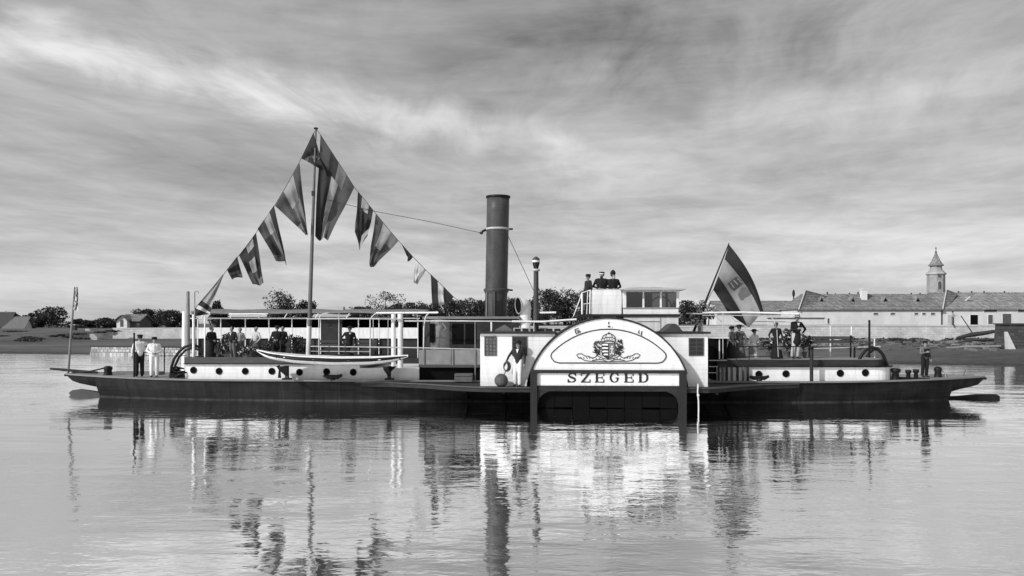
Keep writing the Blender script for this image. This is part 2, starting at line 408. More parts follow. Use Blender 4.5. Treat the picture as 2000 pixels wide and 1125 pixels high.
# ------------------------------------------------------------------ the setting: water and far bank
def ysh(X): return max(48.0, 82-.271*(X+52)) if X < 60 else 51.6
WA, WB = (-64.0, 130.0), (52.8, 88.0)
def ywall(X): return WA[1]+(WB[1]-WA[1])*(X-WA[0])/(WB[0]-WA[0]) if X < 70 else 82.0
def lerp(a, b, t): return a+(b-a)*t
def sstep(a, b, x):
    t = min(1, max(0, (x-a)/(b-a))); return t*t*(3-2*t)
def wbase(X): return lerp(.62, 1.15, min(1, max(0, (X-WA[0])/(WB[0]-WA[0]))))
def wtop(X): return lerp(2.26, 2.84, min(1, max(0, (X-WA[0])/(WB[0]-WA[0]))))
rs = np.random.RandomState(4)
MB().add([(-3000, -60, 0), (3000, -60, 0), (3000, 96, 0), (-3000, 96, 0)], [(0, 1, 2, 3)]).build('water', 'river_water', recalc=False)['kind'] = 'structure'
def terrain():
    xs = [-6000, -2500, -900, -400, -220] + list(np.arange(-160, 141, 3.0)) + [200, 400, 900, 2500, 6000]
    xs = sorted(set([float(x) for x in xs]+[-66.0, -65.0]))
    fr = [-.5, -.12, -.03, 0, .04, .09, .14, .2, .28, .36, .45, .55, .65, .75, .85, .93, 1.0]
    back = [.35, 4, 10, 18, 30, 50, 90, 160, 350, 900, 2500, 9000]
    ph = rs.uniform(0, 6, 8)
    def nz(x, y): return (math.sin(x*.31+ph[0])*math.sin(y*.27+ph[1])+.6*math.sin(x*.83+ph[2]+.4*y)+.4*math.sin(x*1.9-y*.7+ph[3]))*.5
    rows = []
    for i in range(len(fr)+len(back)):
        row = []
        for X in xs:
            a, b = ysh(X), ywall(X); left = 1-sstep(-66.5, -64.5, X)
            if i < len(fr):
                f = fr[i]; Y = lerp(a, b, f)
                if f < 0: z = f*3.2
                else:
                    zl = np.interp(f, [0, .06, .12, .55, .8, 1], [0, .22, .32, 1.0, 1.65, 1.8])
                    zr = np.interp(f, [0, .06, .12, .5, 1], [0, .25, .38, .62+.3*sstep(-30, 20, X), wbase(X)])
                    z = lerp(zr, zl, left)+nz(X, Y)*.10*min(1, f*6)*(1 if f < .95 else .2)
                    z += .0
                    a2 = a+nz(X*1.3, 3)*.5; Y = lerp(a2, b, f)
            else:
                Y = b+back[i-len(fr)]; z = lerp(wtop(X)-.06, 1.82+nz(X*.2, Y*.2)*.12, left)
            row.append((X, Y, z))
        rows.append(row)
    o = MB().grid(rows).build('terrain', 'bank_earth', recalc=False); struct(o)
terrain()

# embankment wall behind the bank
def emb():
    d = Vector((WB[0]-WA[0], WB[1]-WA[1], 0)); L = d.length; ang = math.atan2(d.y, d.x)
    o = thing('embankment_wall', 'long pale stone embankment wall along the far bank', 'wall', (WA[0], WA[1], 0), frame='world', rz=ang)
    b = MB(); n = 24; top = [(L*i/n, lerp(2.26, 2.84, i/n)) for i in range(n+1)]
    poly = top+[(L, .6), (0, .2)]
    b.prism([(x, 0, z) for x, z in poly], [(x, .5, z) for x, z in poly]); b.build('masonry', 'embankment_stone', o)
    c = MB(); poly = top+[(x, z-.14) for x, z in reversed(top)]
    c.prism([(x, -.06, z+.05) for x, z in poly], [(x, .56, z+.05) for x, z in poly]); c.build('coping', 'plaster_pale', o)
emb()
def yshore_px(px):
    Y = 70.0
    for _ in range(30): Y = ysh((px-1000)/F*Y)
    return Y
def quay():
    Y0, Y1 = yshore_px(180), yshore_px(465); p0 = W(180, 692, Y0); p1 = W(465, 694, Y1)
    d = p1-p0; L = math.hypot(d.x, d.y)
    o = thing('quay_wall', 'low whitish rubble stone quay wall at the water behind the bow', 'wall', (p0.x, p0.y-.4, 0), frame='world', rz=math.atan2(d.y, d.x))
    MB().box((0, 0, -.6), (L, .6, .30)).build('footing', 'quay_stone', o)
    MB().box((0, .12, .30), (L, .6, .74)).build('masonry', 'quay_stone', o)
    MB().box((-.05, .06, .74), (L+.05, .66, .82)).build('coping', 'dark_wood', o)
quay()

def leafy(b, centers, n, size, seed, m=0):
    r = np.random.RandomState(seed)
    for i in range(n):
        c, rad = centers[r.randint(len(centers))]
        d = r.normal(size=3); d /= np.linalg.norm(d)
        p = np.array(c)+d*np.array(rad)*(r.uniform(.35, 1.0)**.6)*(1+.12*r.normal())
        a = r.normal(size=3); a /= np.linalg.norm(a); e = np.cross(a, r.normal(size=3)); e /= np.linalg.norm(e)
        s = size*r.uniform(.55, 1.3); a = a*s*.62; e = e*s
        b.v += [tuple(p-e), tuple(p-a*.8), tuple(p+e), tuple(p+a)]; k = len(b.v)
        b.f.append((k-4, k-3, k-2, k-1)); b.m.append(m); b.sm.append(False)
def tree(px, top, base, hw, Y, seed, label, sparse=1.0, leaf='leaf_dark', clumps=22, size=None, tall=False, nleaf=None):
    r = np.random.RandomState(seed); p = W(px, base, Y); k = Y/F
    H = (base-top)*k; Wd = hw*k; zb = p.z-.2
    o = thing('tree', label, 'tree', (p.x, p.y, zb), 'trees along the far bank', 'world')
    tr = MB(); th = H*.35
    tr.tube([(0, 0, -.5), (Wd*.02, 0, th*.5), (Wd*.05, .1, th), (0, 0, H*.72)], [H*.035+.08, H*.026+.06, H*.02+.04, .04], 7)
    cs = []
    for i in range(clumps):
        a = r.uniform(0, 2*math.pi); q = math.sqrt(r.uniform(0, 1)); z = r.uniform(.12, .86)
        env = (1-max(0, (z-.45)/.62)**2.2)**.5 if not tall else (1-z)**.5
        c = (math.cos(a)*q*Wd*.78*env, math.sin(a)*q*Wd*.8*env, H*z); rr = r.uniform(.24, .42)
        cs.append((c, (Wd*rr, Wd*rr, H*rr*.5)))
        if i < 9:
            tr.tube([(0, 0, th*r.uniform(.6, 1.1)), (c[0]*.5, c[1]*.5, lerp(th, c[2], .6)), c], [.10*H/8+.03, .06*H/8+.02, .02], 5)
    cs.append(((0, 0, H*.86), (Wd*.3, Wd*.3, H*.14)))
    tr.build('trunk', 'bark', o)
    cr = MB(); n = nleaf or int(3800*sparse); leafy(cr, cs, n, size or max(.20, 2.0*k), seed+7)
    cr.build('crown', leaf, o, recalc=False)
TREES = [
 (95, 599, 641, 36, 240, 'rounded broad dark tree beside the thatched huts', {}),
 (62, 612, 641, 20, 245, 'lower bushy tree leaning against the thatched hut', {}),
 (20, 610, 640, 18, 260, 'small tree rising behind the thatched roofs', {}),
 (150, 624, 643, 14, 230, 'small scrubby tree beside the stone gatepost', {}),
 (172, 626, 647, 20, 220, 'squat dark bush between the gatepost and the bank steps', {}),
 (210, 621, 648, 22, 215, 'round dark tree left of the white gabled house', {}),
 (287, 604, 641, 27, 210, 'tall dark tree growing against the white gabled house', {}),
 (330, 606, 641, 28, 205, 'broad dark tree standing by the tall mooring piles', {}),
 (425, 593, 640, 18, 230, 'small tree peeping over the bathhouse roof beside the striped pennant', {}),
 (545, 572, 640, 34, 220, 'many-peaked dark tree above the bathhouse roof', {'clumps': 30}),
 (592, 590, 640, 26, 225, 'low tree behind the mast above the bathhouse', {}),
 (752, 571, 640, 40, 200, 'airy thin-crowned tree with sky showing through', {'sparse': .55, 'leaf': 'leaf_mid', 'size': .22}),
 (800, 594, 640, 30, 230, 'low bushy tree under the dark and white striped flag', {}),
 (845, 597, 640, 26, 240, 'low bushy tree beside the striped flag at the rope end', {}),
 (880, 588, 640, 28, 235, 'bushy tree left of the funnel', {}),
 (918, 585, 640, 28, 230, 'taller bushy tree touching the funnel', {}),
 (1005, 586, 640, 26, 235, 'dark tree between funnel and white ventilator cowl', {}),
 (1070, 568, 640, 30, 215, 'tall dark grove tree behind the whistle pipe', {'clumps': 30}),
 (1102, 566, 640, 28, 222, 'tall dark grove tree next to the bridge ladder', {'clumps': 30}),
 (1138, 570, 640, 28, 216, 'tall dark grove tree behind the bridge screen', {'clumps': 28}),
 (780, 600, 640, 26, 245, 'low hedge-like tree under the thin white flag', {}),
 (700, 603, 640, 30, 250, 'lowest tree just topping the bathhouse roof', {}),
 (952, 590, 640, 26, 238, 'dark tree hidden mostly behind the funnel', {}),
 (1040, 590, 640, 24, 236, 'shorter dark tree at the foot of the whistle pipe', {}),
 (250, 618, 641, 14, 232, 'small dark tree behind the white gabled roof', {}),
 (362, 612, 641, 22, 214, 'dark tree behind the tall mooring piles', {}),
 (1336, 590, 640, 24, 225, 'rounded bush showing right of the wheelhouse', {}),
 (1372, 600, 640, 20, 235, 'low bush behind the foot of the ensign staff', {}),
]
for i, (px, tp, bs, hw, Y, lab, kw) in enumerate(TREES): tree(px, tp-(6 if px > 380 else 2), bs, hw*(1.3 if px > 760 else 1.1), Y, 100+i*3, lab, **kw)

# ------------------------------------------------------------------ far-bank buildings
def gable_house(name, label, px0, px1, eave, ridge, base, Y, depth, wallm, roofm, over=.35, hipL=0, hipR=0, extra=None):
    a, b = W(px0, base, Y), W(px1, base, Y); ze = W(px0, eave, Y).z; zr = W(px0, ridge, Y+depth/2).z; zb = a.z-.8
    o = thing(name, label, 'building', (a.x, Y, zb), frame='world'); L = b.x-a.x; ze -= zb; zr -= zb
    w = MB().box((0, 0, 0), (L, depth, ze))
    if not hipL: w.add([(0, 0, ze), (0, depth, ze), (0, depth/2, zr)], [(0, 1, 2)])
    if not hipR: w.add([(L, 0, ze), (L, depth, ze), (L, depth/2, zr)], [(0, 1, 2)])
    w.build('wall', wallm, o)
    s = (zr-ze)/(depth/2); x0, x1 = -over, L+over; y0 = -over; z0 = ze-over*s+.06; t = .16
    rf = MB()
    e0, e1, r0, r1 = (x0, y0, z0), (x1, y0, z0), (hipL if hipL else x0, depth/2, zr+.06), ((L-hipR) if hipR else x1, depth/2, zr+.06)
    f0, f1 = (x0, depth-y0, z0), (x1, depth-y0, z0)
    up = lambda q: (q[0], q[1], q[2]+t)
    rf.prism([up(e0), up(e1), up(r1), up(r0)], [e0, e1, r1, r0])
    rf.prism([up(f1), up(f0), up(r0), up(r1)], [f1, f0, r0, r1])
    if hipL: rf.add([up(e0), up(r0), up(f0)], [(0, 1, 2)])
    if hipR: rf.add([up(e1), up(r1), up(f1)], [(0, 1, 2)])
    ro = rf.build('roof', roofm, o)
    rc = MB().tube([(r0[0], depth/2, zr+.2), (r1[0], depth/2, zr+.2)], .12, 6); rc.build('ridge_cap', 'roof_tile_pale', ro)
    return o, ro, (a.x, Y, zb), L, ze, zr, depth
def opening(o, org, px0, px1, py0, py1, Y, m='shutter_grey', frame='plaster_white', name='window', arch=False):
    a, b = W(px0, py1, Y), W(px1, py0, Y); x0, x1, z0, z1 = a.x-org[0], b.x-org[0], a.z-org[2], b.z-org[2]
    fr = .09
    f = MB(); f.box((x0-fr, -.05, z0-fr), (x0, .02, z1+fr)).box((x1, -.05, z0-fr), (x1+fr, .02, z1+fr)).box((x0, -.05, z1), (x1, .02, z1+fr)).box((x0, -.05, z0-fr), (x1, .02, z0))
    fo = f.build(name, frame, o)
    MB().box((x0, -.012, z0), (x1, .03, z1)).build('pane' if name == 'window' else 'leaf', m, fo)
# long barracks-like house with dormers
HA, RA, OA, LA, ZE, ZR, DA = gable_house('long_house', 'long white house with hipped tile roof, roof vents and white chimney', 1557, 1838, 604, 577, 640, 150, 9, 'plaster_white', 'roof_tile', hipL=2.2)
for (x0, x1, y0, y1) in ((1706, 1715, 611, 615), (1739, 1748, 611, 615), (1786, 1793, 611, 615), (1801, 1808, 611, 615), (1818, 1826, 611, 615), (1602, 1608, 624, 632), (1616, 1620, 622, 632)):
    opening(HA, OA, x0, x1, y0, y1, 150)
for px in (1603, 1664, 1727, 1790):                     # roof vents
    fz = .52; y = DA/2*fz; z = ZE+(ZR-ZE)*fz; x = (px-1000)/F*(150+y)-OA[0]
    d = MB(); d.prism([(x-.75, y-.55, z-.1), (x+.75, y-.55, z-.1), (x, y-.55, z+1.05)], [(x-.75, y+1.2, z+.2), (x+.75, y+1.2, z+.2), (x, y+1.2, z+1.05)])
    do = d.build('dormer', 'roof_tile_pale', RA)
    v = MB(); v.prism([(x-.36, y-.57, z+.08), (x+.36, y-.57, z+.08), (x, y-.57, z+.72)], [(x-.36, y-.54, z+.08), (x+.36, y-.54, z+.08), (x, y-.54, z+.72)]); v.build('dormer_opening', 'void_dark', RA)
p = W(1687, 586, 153); q = W(1687, 566, 153); x = p.x-OA[0]
MB().box((x-.5, 3-.4, p.z-OA[2]-1.2), (x+.5, 3.5, q.z-OA[2])).box((x-.62, 3-.5, q.z-OA[2]), (x+.62, 3.6, q.z-OA[2]+.18)).build('chimney', 'plaster_white', RA)
# raised fire wall at the left hip
a, b, c = W(1558, 605, 150), W(1571, 567, 152.5), W(1612, 578, 154)
g = MB(); pts = [a, b, c, W(1584, 604, 151)]
g.prism([(v.x-OA[0], v.y-OA[1]-.5, v.z-OA[2]) for v in pts], [(v.x-OA[0]+.2, v.y-OA[1]+.3, v.z-OA[2]) for v in pts]); g.build('raised_gable', 'roof_tile', HA)
g = MB(); g.tube([(v.x-OA[0], v.y-OA[1]-.55, v.z-OA[2]) for v in (a, b, c)], .12, 5); g.build('gable_coping', 'plaster_pale', HA)
for px, h in ((1616, 6), (1632, 3), (1659, 4), (1676, 6), (1780, 4), (1797, 4)):
    p = W(px, 576, 154.5); MB().tube([(p.x-OA[0], 4.5, p.z-OA[2]-.2), (p.x-OA[0], 4.5, p.z-OA[2]+h*.1)], .13, 5).build('ridge_finial', 'dark_wood', RA)
# courtyard wall with shrubs of its own in front of the long house
p0, p1 = W(1500, 622, 142), W(1610, 622, 142)
o = thing('yard_wall', 'whitewashed yard wall with tiled top before the long house', 'wall', (p0.x, 142, 2.4), frame='world')
MB().box((0, 0, 0), (p1.x-p0.x, .4, p0.z-2.4)).build('masonry', 'plaster_white', o)
MB().box((-.1, -.15, p0.z-2.4), (p1.x-p0.x+.1, .55, p0.z-2.4+.16)).build('tile_cap', 'roof_tile', o)
# second house with doors
HB, RB, OB_, LB, ZEb, ZRb, DB = gable_house('farm_house', 'white house with dark doors under a paler tile roof at the bastion', 1842, 2075, 603, 574, 640, 150.3, 9, 'plaster_white', 'roof_tile_pale')
for (x0, x1, y0, y1, m_, nm) in ((1851, 1860, 616, 632, 'plaster_pale', 'window'), (1895, 1910, 615, 636, 'void_dark', 'door'), (1930, 1939, 615, 633, 'shutter_grey', 'window'), (1958, 1975, 613, 636, 'shutter_grey', 'door'), (1922, 1947, 605, 609.5, 'shutter_grey', 'window'), (1988, 2003, 605, 609.5, 'shutter_grey', 'window')):
    opening(HB, OB_, x0, x1, y0, y1, 150.3, m_, name=nm)
a, b, c = W(1840, 604, 150.3), W(1847, 566, 153), W(1868, 574, 154)
g = MB(); pts = [a, b, c, W(1850, 604, 151)]
g.prism([(v.x-OB_[0]-.2, v.y-OB_[1]-.6, v.z-OB_[2]) for v in pts], [(v.x-OB_[0]+.1, v.y-OB_[1]+.2, v.z-OB_[2]) for v in pts]); g.build('raised_gable', 'roof_tile_pale', HB)
MB().tube([(v.x-OB_[0]-.2, v.y-OB_[1]-.65, v.z-OB_[2]) for v in (a, b, c)], .12, 5).build('gable_coping', 'plaster_pale', HB)
p = W(1890, 586, 152.5); MB().tube([(p.x-OB_[0]-.6, 2.2, p.z-OB_[2]-.3), (p.x-OB_[0]+.2, 1.6, p.z-OB_[2]+.6)], .16, 5).build('roof_hatch', 'plaster_pale', RB)
for px in (1872, 1898, 1922, 1962):
    p = W(px, 573, 154.8); MB().tube([(p.x-OB_[0], 4.5, p.z-OB_[2]-.2), (p.x-OB_[0], 4.5, p.z-OB_[2]+.45)], .13, 5).build('ridge_finial', 'dark_wood', RB)
# low roofs behind the ensign
gable_house('storehouse', 'low white storehouse with plain dark tile roof behind the ensign', 1400, 1556, 611, 590, 640, 168, 9, 'plaster_white', 'roof_tile')
p = W(1551, 610, 160); q = W(1550, 573, 160)
o = thing('stove_pipe', 'thin dark pole topped with a knob beside the long house gable', 'pole', (p.x, 160, 2.7), frame='world')
MB().tube([(0, 0, 0), (q.x-p.x, 0, q.z-2.7)], .12, 6).build('shaft', 'dark_wood', o)
MB().sphere((q.x-p.x, 0, q.z-2.7), (.28, .28, .75)).build('knob', 'dark_wood', o)

def tower():
    Y = 230; k = Y/F; c = W(1828, 640, Y); zb = 1.5
    o = thing('church_tower', 'pale octagonal church tower with belled roof and spire', 'tower', (c.x, Y, zb), frame='world')
    z = lambda py: CH-(py-HY)*k-zb
    n = 8; rot = lambda pr, nm, m_, par: MB().lathe([(r*k, zz) for r, zz in pr], n=n, smooth=False).build(nm, m_, par)
    sh = rot([(16.3, 0), (16.3, z(538)), (16.3, z(535))], 'shaft', 'tower_stone', o)
    rot([(17.2, z(537)), (18.6, z(535.5)), (18.6, z(533.5)), (16, z(533))], 'cornice', 'plaster_pale', o)
    rot([(17, z(533.2)), (14, z(530)), (11.5, z(527.5)), (10.5, z(524)), (10.5, z(518))], 'bell_neck', 'tower_stone', o)
    rf = rot([(13.5, z(519.5)), (14, z(518)), (10.5, z(514)), (7.2, z(508)), (4.8, z(502)), (2.6, z(497)), (1.4, z(493))], 'spire', 'roof_tile_pale', o)
    MB().sphere((0, 0, z(492.5)), 2.2*k).build('ball', 'shutter_grey', rf)
    MB().tube([(0, 0, z(493)), (0, 0, z(482))], .1, 6).box((-.45, -.06, z(485.5)), (.45, .06, z(485))).build('finial', 'shutter_grey', rf)
    yf = -16.3*k*math.cos(math.pi/8)
    def arch(cx, y0, y1, hw, nm, m_):
        pts = [(cx-hw*k, z(y1)), (cx+hw*k, z(y1))]+[(cx+hw*k*math.cos(a), z(y0)-hw*k+hw*k*math.sin(a)) for a in np.linspace(0, math.pi, 9)]
        MB().prism([(x, yf-.10, zz) for x, zz in pts], [(x, yf+.3, zz) for x, zz in pts]).build(nm, m_, o)
    # lathe octagon has a vertex at angle 0; turn it so a flat faces us
    for ch in o.children: ch.rotation_euler = (0, 0, math.pi/8)
    arch(-1.0*k, 549, 566, 4.2, 'window_surround', 'plaster_pale'); 
    pts = [(-1.0*k-3*k, z(565)), (-1.0*k+3*k, z(565))]+[(-1.0*k+3*k*math.cos(a), z(553)+3*k*math.sin(a)) for a in np.linspace(0, math.pi, 9)]
    MB().prism([(x, yf-.16, zz) for x, zz in pts], [(x, yf-.05, zz) for x, zz in pts]).build('louvred_window', 'shutter_grey', o)
    pts = [(-1*k+3*k*math.cos(a), z(539.5)+3*k*math.sin(a)) for a in np.linspace(0, 2*math.pi, 16, endpoint=False)]
    MB().prism([(x, yf-.12, zz) for x, zz in pts], [(x, yf+.1, zz) for x, zz in pts]).build('round_opening', 'shutter_grey', o)
tower()
def chapel_house():
    o, ro, og, L, ze, zr, D = gable_house('gabled_house', 'small house with white gable and dark tile roof on the wall', 236, 272, 627, 616.5, 645, 150, 5, 'shutter_grey', 'roof_tile')
    # its white gable end looks at the river: a cross wing
    k = 150/F; x0, x1 = -.2, 18*k; z = lambda py: CH-(py-HY)*k-og[2]
    pts = [(x0, z(650)), (x1, z(650)), (x1, z(627)), (x1-.25, z(624)), ((x0+x1)/2, z(617)), (x0+.25, z(624)), (x0, z(627))]
    MB().prism([(x, -1.2, zz) for x, zz in pts], [(x, .1, zz) for x, zz in pts]).build('gable_front', 'plaster_white', o)
    c = (x0+x1)/2
    for sx in (-1, 1):
        e = c+sx*(x1-x0)/2*1.35; MB().prism([(c, -1.6, z(615)), (c, -1.6, z(616.6)), (e, -1.6, z(626.6)), (e, -1.6, z(625))], [(c, 3, z(615)), (c, 3, z(616.6)), (e, 3, z(626.6)), (e, 3, z(625))]).build('gable_roof', 'roof_tile', o)
    w = 3*k; pts = [(c-w, z(638)), (c+w, z(638))]+[(c+w*math.cos(a), z(627)+w*math.sin(a)) for a in np.linspace(0, math.pi, 9)]
    MB().prism([(x, -1.25, zz) for x, zz in pts], [(x, -1.19, zz) for x, zz in pts]).build('arched_window', 'shutter_grey', o)
chapel_house()
gable_house('thatched_hut', 'low hut with pale thatched roof and white gable end on the bank', 10, 46, 637, 620, 644, 200, 3.5, 'plaster_white', 'thatch', over=.7, hipL=1.5)
gable_house('thatched_hut', 'dark thatched hut half hidden behind a bush', -40, 14, 634, 611, 644, 215, 5, 'plaster_pale', 'thatch_dark', over=.7)
p = W(144, 652, 150)
o = thing('gatepost', 'square grey stone gatepost standing on the grassy bank', 'post', (p.x, 150, p.z-.3), frame='world'); MB().box((-.45, -.45, 0), (.45, .45, 1.9)).build('shaft', 'stone_dark', o); MB().box((-.55, -.55, 1.9), (.55, .55, 2.05)).build('cap', 'plaster_pale', o)
def steps():
    o = thing('bank_steps', 'pale stone steps with sloping kerb climbing the bank', 'steps', W(190, 660, 118), frame='world'); og = o.location
    for i in range(9):
        t = i/8; a = W(lerp(194, 178, t), lerp(659, 643, t), lerp(118, 140, t))-og
        MB().box((a.x-.35, a.y-1.3, a.z-.5), (a.x+.35, a.y+1.3, a.z+.08)).build('step', 'embankment_stone', o)
steps()
def bastion():
    Y = 71; a = W(1953, 634, Y); b = W(2120, 634, Y); 
    o = thing('stone_bastion', 'dark stained masonry bastion at the end of the embankment', 'wall', (a.x, Y, 0), frame='world')
    w = b.x-a.x; t = a.z
    MB().add([(-.25, -.4, -.2), (w, -.4, -.2), (w, .7, -.2), (-.25, .7, -.2), (0, 0, t), (w, 0, t), (w, .7, t), (0, .7, t)], [(0, 1, 5, 4), (1, 2, 6, 5), (2, 3, 7, 6), (3, 0, 4, 7), (4, 5, 6, 7)]).build('masonry', 'bastion_stone', o)
    MB().box((-.12, -.12, t), (w, .8, t+.12)).build('coping', 'stone_dark', o)
    k = Y/F; x0 = 6*k
    MB().prism([(x0, -.9, t-50*k), (x0+14*k, -.9, t-50*k), (x0+7*k, -.15, t-14*k), (x0+1*k, -.15, t-14*k)], [(x0, .2, t-50*k), (x0+14*k, .2, t-50*k), (x0+7*k, .2, t-14*k), (x0+1*k, .2, t-14*k)]).build('buttress', 'plaster_pale', o)
bastion()
def bank_clutter():
    r = np.random.RandomState(9); b = MB()
    def stone(p, s):
        vs = [(p[0]+s*r.uniform(.6, 1.2)*x, p[1]+s*r.uniform(.6, 1.2)*y, p[2]+s*.75*r.uniform(.6, 1.1)*z) for x in (-1, 1) for y in (-1, 1) for z in (-1, 1)]
        b.add(vs, [(0, 1, 3, 2), (4, 6, 7, 5), (0, 4, 5, 1), (2, 3, 7, 6), (0, 2, 6, 4), (1, 5, 7, 3)])
    def gz(X, Y):
        f = (Y-ysh(X))/(ywall(X)-ysh(X)); return float(np.interp(f, [0, .06, .12, .5, 1], [0, .25, .38, .62+.3*sstep(-30, 20, X), wbase(X)]))
    for i in range(900):
        px = r.uniform(1380, 1960) if r.rand() < .75 else r.uniform(380, 960); f = r.uniform(.32, .98); 
        Y = 75.0
        for _ in range(12): X = (px-1000)/F*Y; Y = lerp(ysh(X), ywall(X), f)
        stone((X, Y, gz(X, Y)), r.uniform(.08, .30)*(1 if r.rand() < .93 else 1.8))
    o = b.build('rubble', 'rubble_stone'); tag(o, 'scattered rubble stones lying on the far bank', 'rubble', kind='stuff')
    w = MB()
    cs = []
    for i in range(60):
        px = r.uniform(1380, 1960); f = r.uniform(.8, .99); Y = 80.
        for _ in range(12): X = (px-1000)/F*Y; Y = lerp(ysh(X), ywall(X), f)
        cs.append(((X, Y, gz(X, Y)+.1), (r.uniform(.5, 1.6), .3, .18)))
    for i in range(22):
        px = r.uniform(-30, 230); Y = r.uniform(100, 135); X = (px-1000)/F*Y
        cs.append(((X, Y, float(np.interp((Y-ysh(X))/(ywall(X)-ysh(X)), [0, .06, .12, .55, .8, 1], [0, .22, .32, 1.0, 1.65, 1.8]))+.05), (r.uniform(.5, 1.8), .35, .10)))
    leafy(w, cs, 9000, .16, 5); o = w.build('bank_scrub', 'leaf_mid', recalc=False); tag(o, 'low dark scrub growing along the bank', 'scrub', kind='stuff')
    for i, (x0, y0, x1, y1, Y, rad, lab) in enumerate(((1868, 660, 1943, 647, 84, .24, 'long dark tree trunk lying aslant against the embankment'), (1848, 680, 1955, 676, 72, .13, 'weathered pale beam lying on the stony shore'), (1880, 667, 1945, 662, 80, .14, 'dark squared beam lying under the slanting trunk'))):
        a, c = W(x0, y0, Y), W(x1, y1, Y-1.5); o = MB().tube([a, a.lerp(c, .4)+Vector((0, 0, .06)), a.lerp(c, .7), c], [rad*.5, rad, rad*.9, rad*.7], 8).build('driftwood_log', 'bark' if i != 1 else 'bark_pale', origin=a); tag(o, lab, 'log')
bank_clutter()

# floating bathhouse moored behind the ship
def bathhouse():
    Y = 60.0; k = Y/F; x0 = (386-1000)*k; o = thing('floating_bathhouse', 'long low floating bathhouse with white parapet and dark open windows', 'building', (x0, Y, 0), frame='world')
    X = lambda px: (px-386)*k; Z = lambda py: CH-(py-HY)*k; D = 5.0
    MB().box((X(384), -.6, -.3), (X(832), D+.6, .45)).build('pontoon', 'dark_wood', o)
    for i, (a, b) in enumerate(((386, 626), (668, 816))):
        MB().box((X(a), 0, Z(661)), (X(b), .12, Z(640))).build('parapet', 'white_worn', o)
    MB().box((X(626), .02, Z(668)), (X(668), .12, Z(624))).build('shutter', 'dark_wood', o)
    MB().box((X(386), .15, .45), (X(816), .25, Z(661))).build('lower_wall', 'dark_wood', o)
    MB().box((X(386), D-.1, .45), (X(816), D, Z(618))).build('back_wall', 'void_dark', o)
    for px in (386, 431, 479, 525, 570, 600, 626, 662, 700, 740, 780, 816): MB().box((X(px)-.03, -.02, .45), (X(px)+.03, .10, Z(621))).build('post', 'white_worn', o)
    MB().box((X(384), -.04, Z(623)), (X(820), .1, Z(620.5))).build('lintel', 'white_worn', o)
    rf = MB(); n = 14
    top = [[(X(lerp(380, 832, i/n)), yy, zz+.04*math.sin(i*2.1)) for i in range(n+1)] for yy, zz in ((-.7, Z(612)), (-.7, Z(608)), (D/2, Z(603)), (D+.5, Z(608)), (D+.5, Z(612)), (-.7, Z(612)))]
    rf.grid(top, smooth=False); rf.build('roof', 'strake_grey', o)
    for px in (400, 455, 510, 560, 620, 680): MB().tube([(X(px), -.6, Z(621)), (X(px+6), -.65, Z(612))], .04, 5).build('roof_brace', 'white_worn', o)
    MB().box((X(455), -.85, Z(614)), (X(530), -.75, Z(612))).build('fascia', 'white_paint', o)
    MB().box((X(648), 1.5, Z(606)), (X(662), 2.2, Z(598))).build('roof_vent', 'plaster_pale', o)
bathhouse()
for px, w_, t_, Y, lab, m_ in ((367, 8, 569, 57, 'tall weathered grey mooring pile', 'bark_pale'), (361, 11, 608, 58, 'shorter thick whitewashed mooring pile', 'white_worn')):
    k = Y/F; a = W(px, 700, Y); z1 = W(px, t_, Y).z
    o = thing('mooring_pile', lab, 'post', (a.x, Y, -1), frame='world')
    MB().lathe([(w_*k*.58, 0), (w_*k*.5, (z1+1)*.6), (w_*k*.42, z1+.96), (w_*k*.3, z1+1)], n=9).build('timber', m_, o)

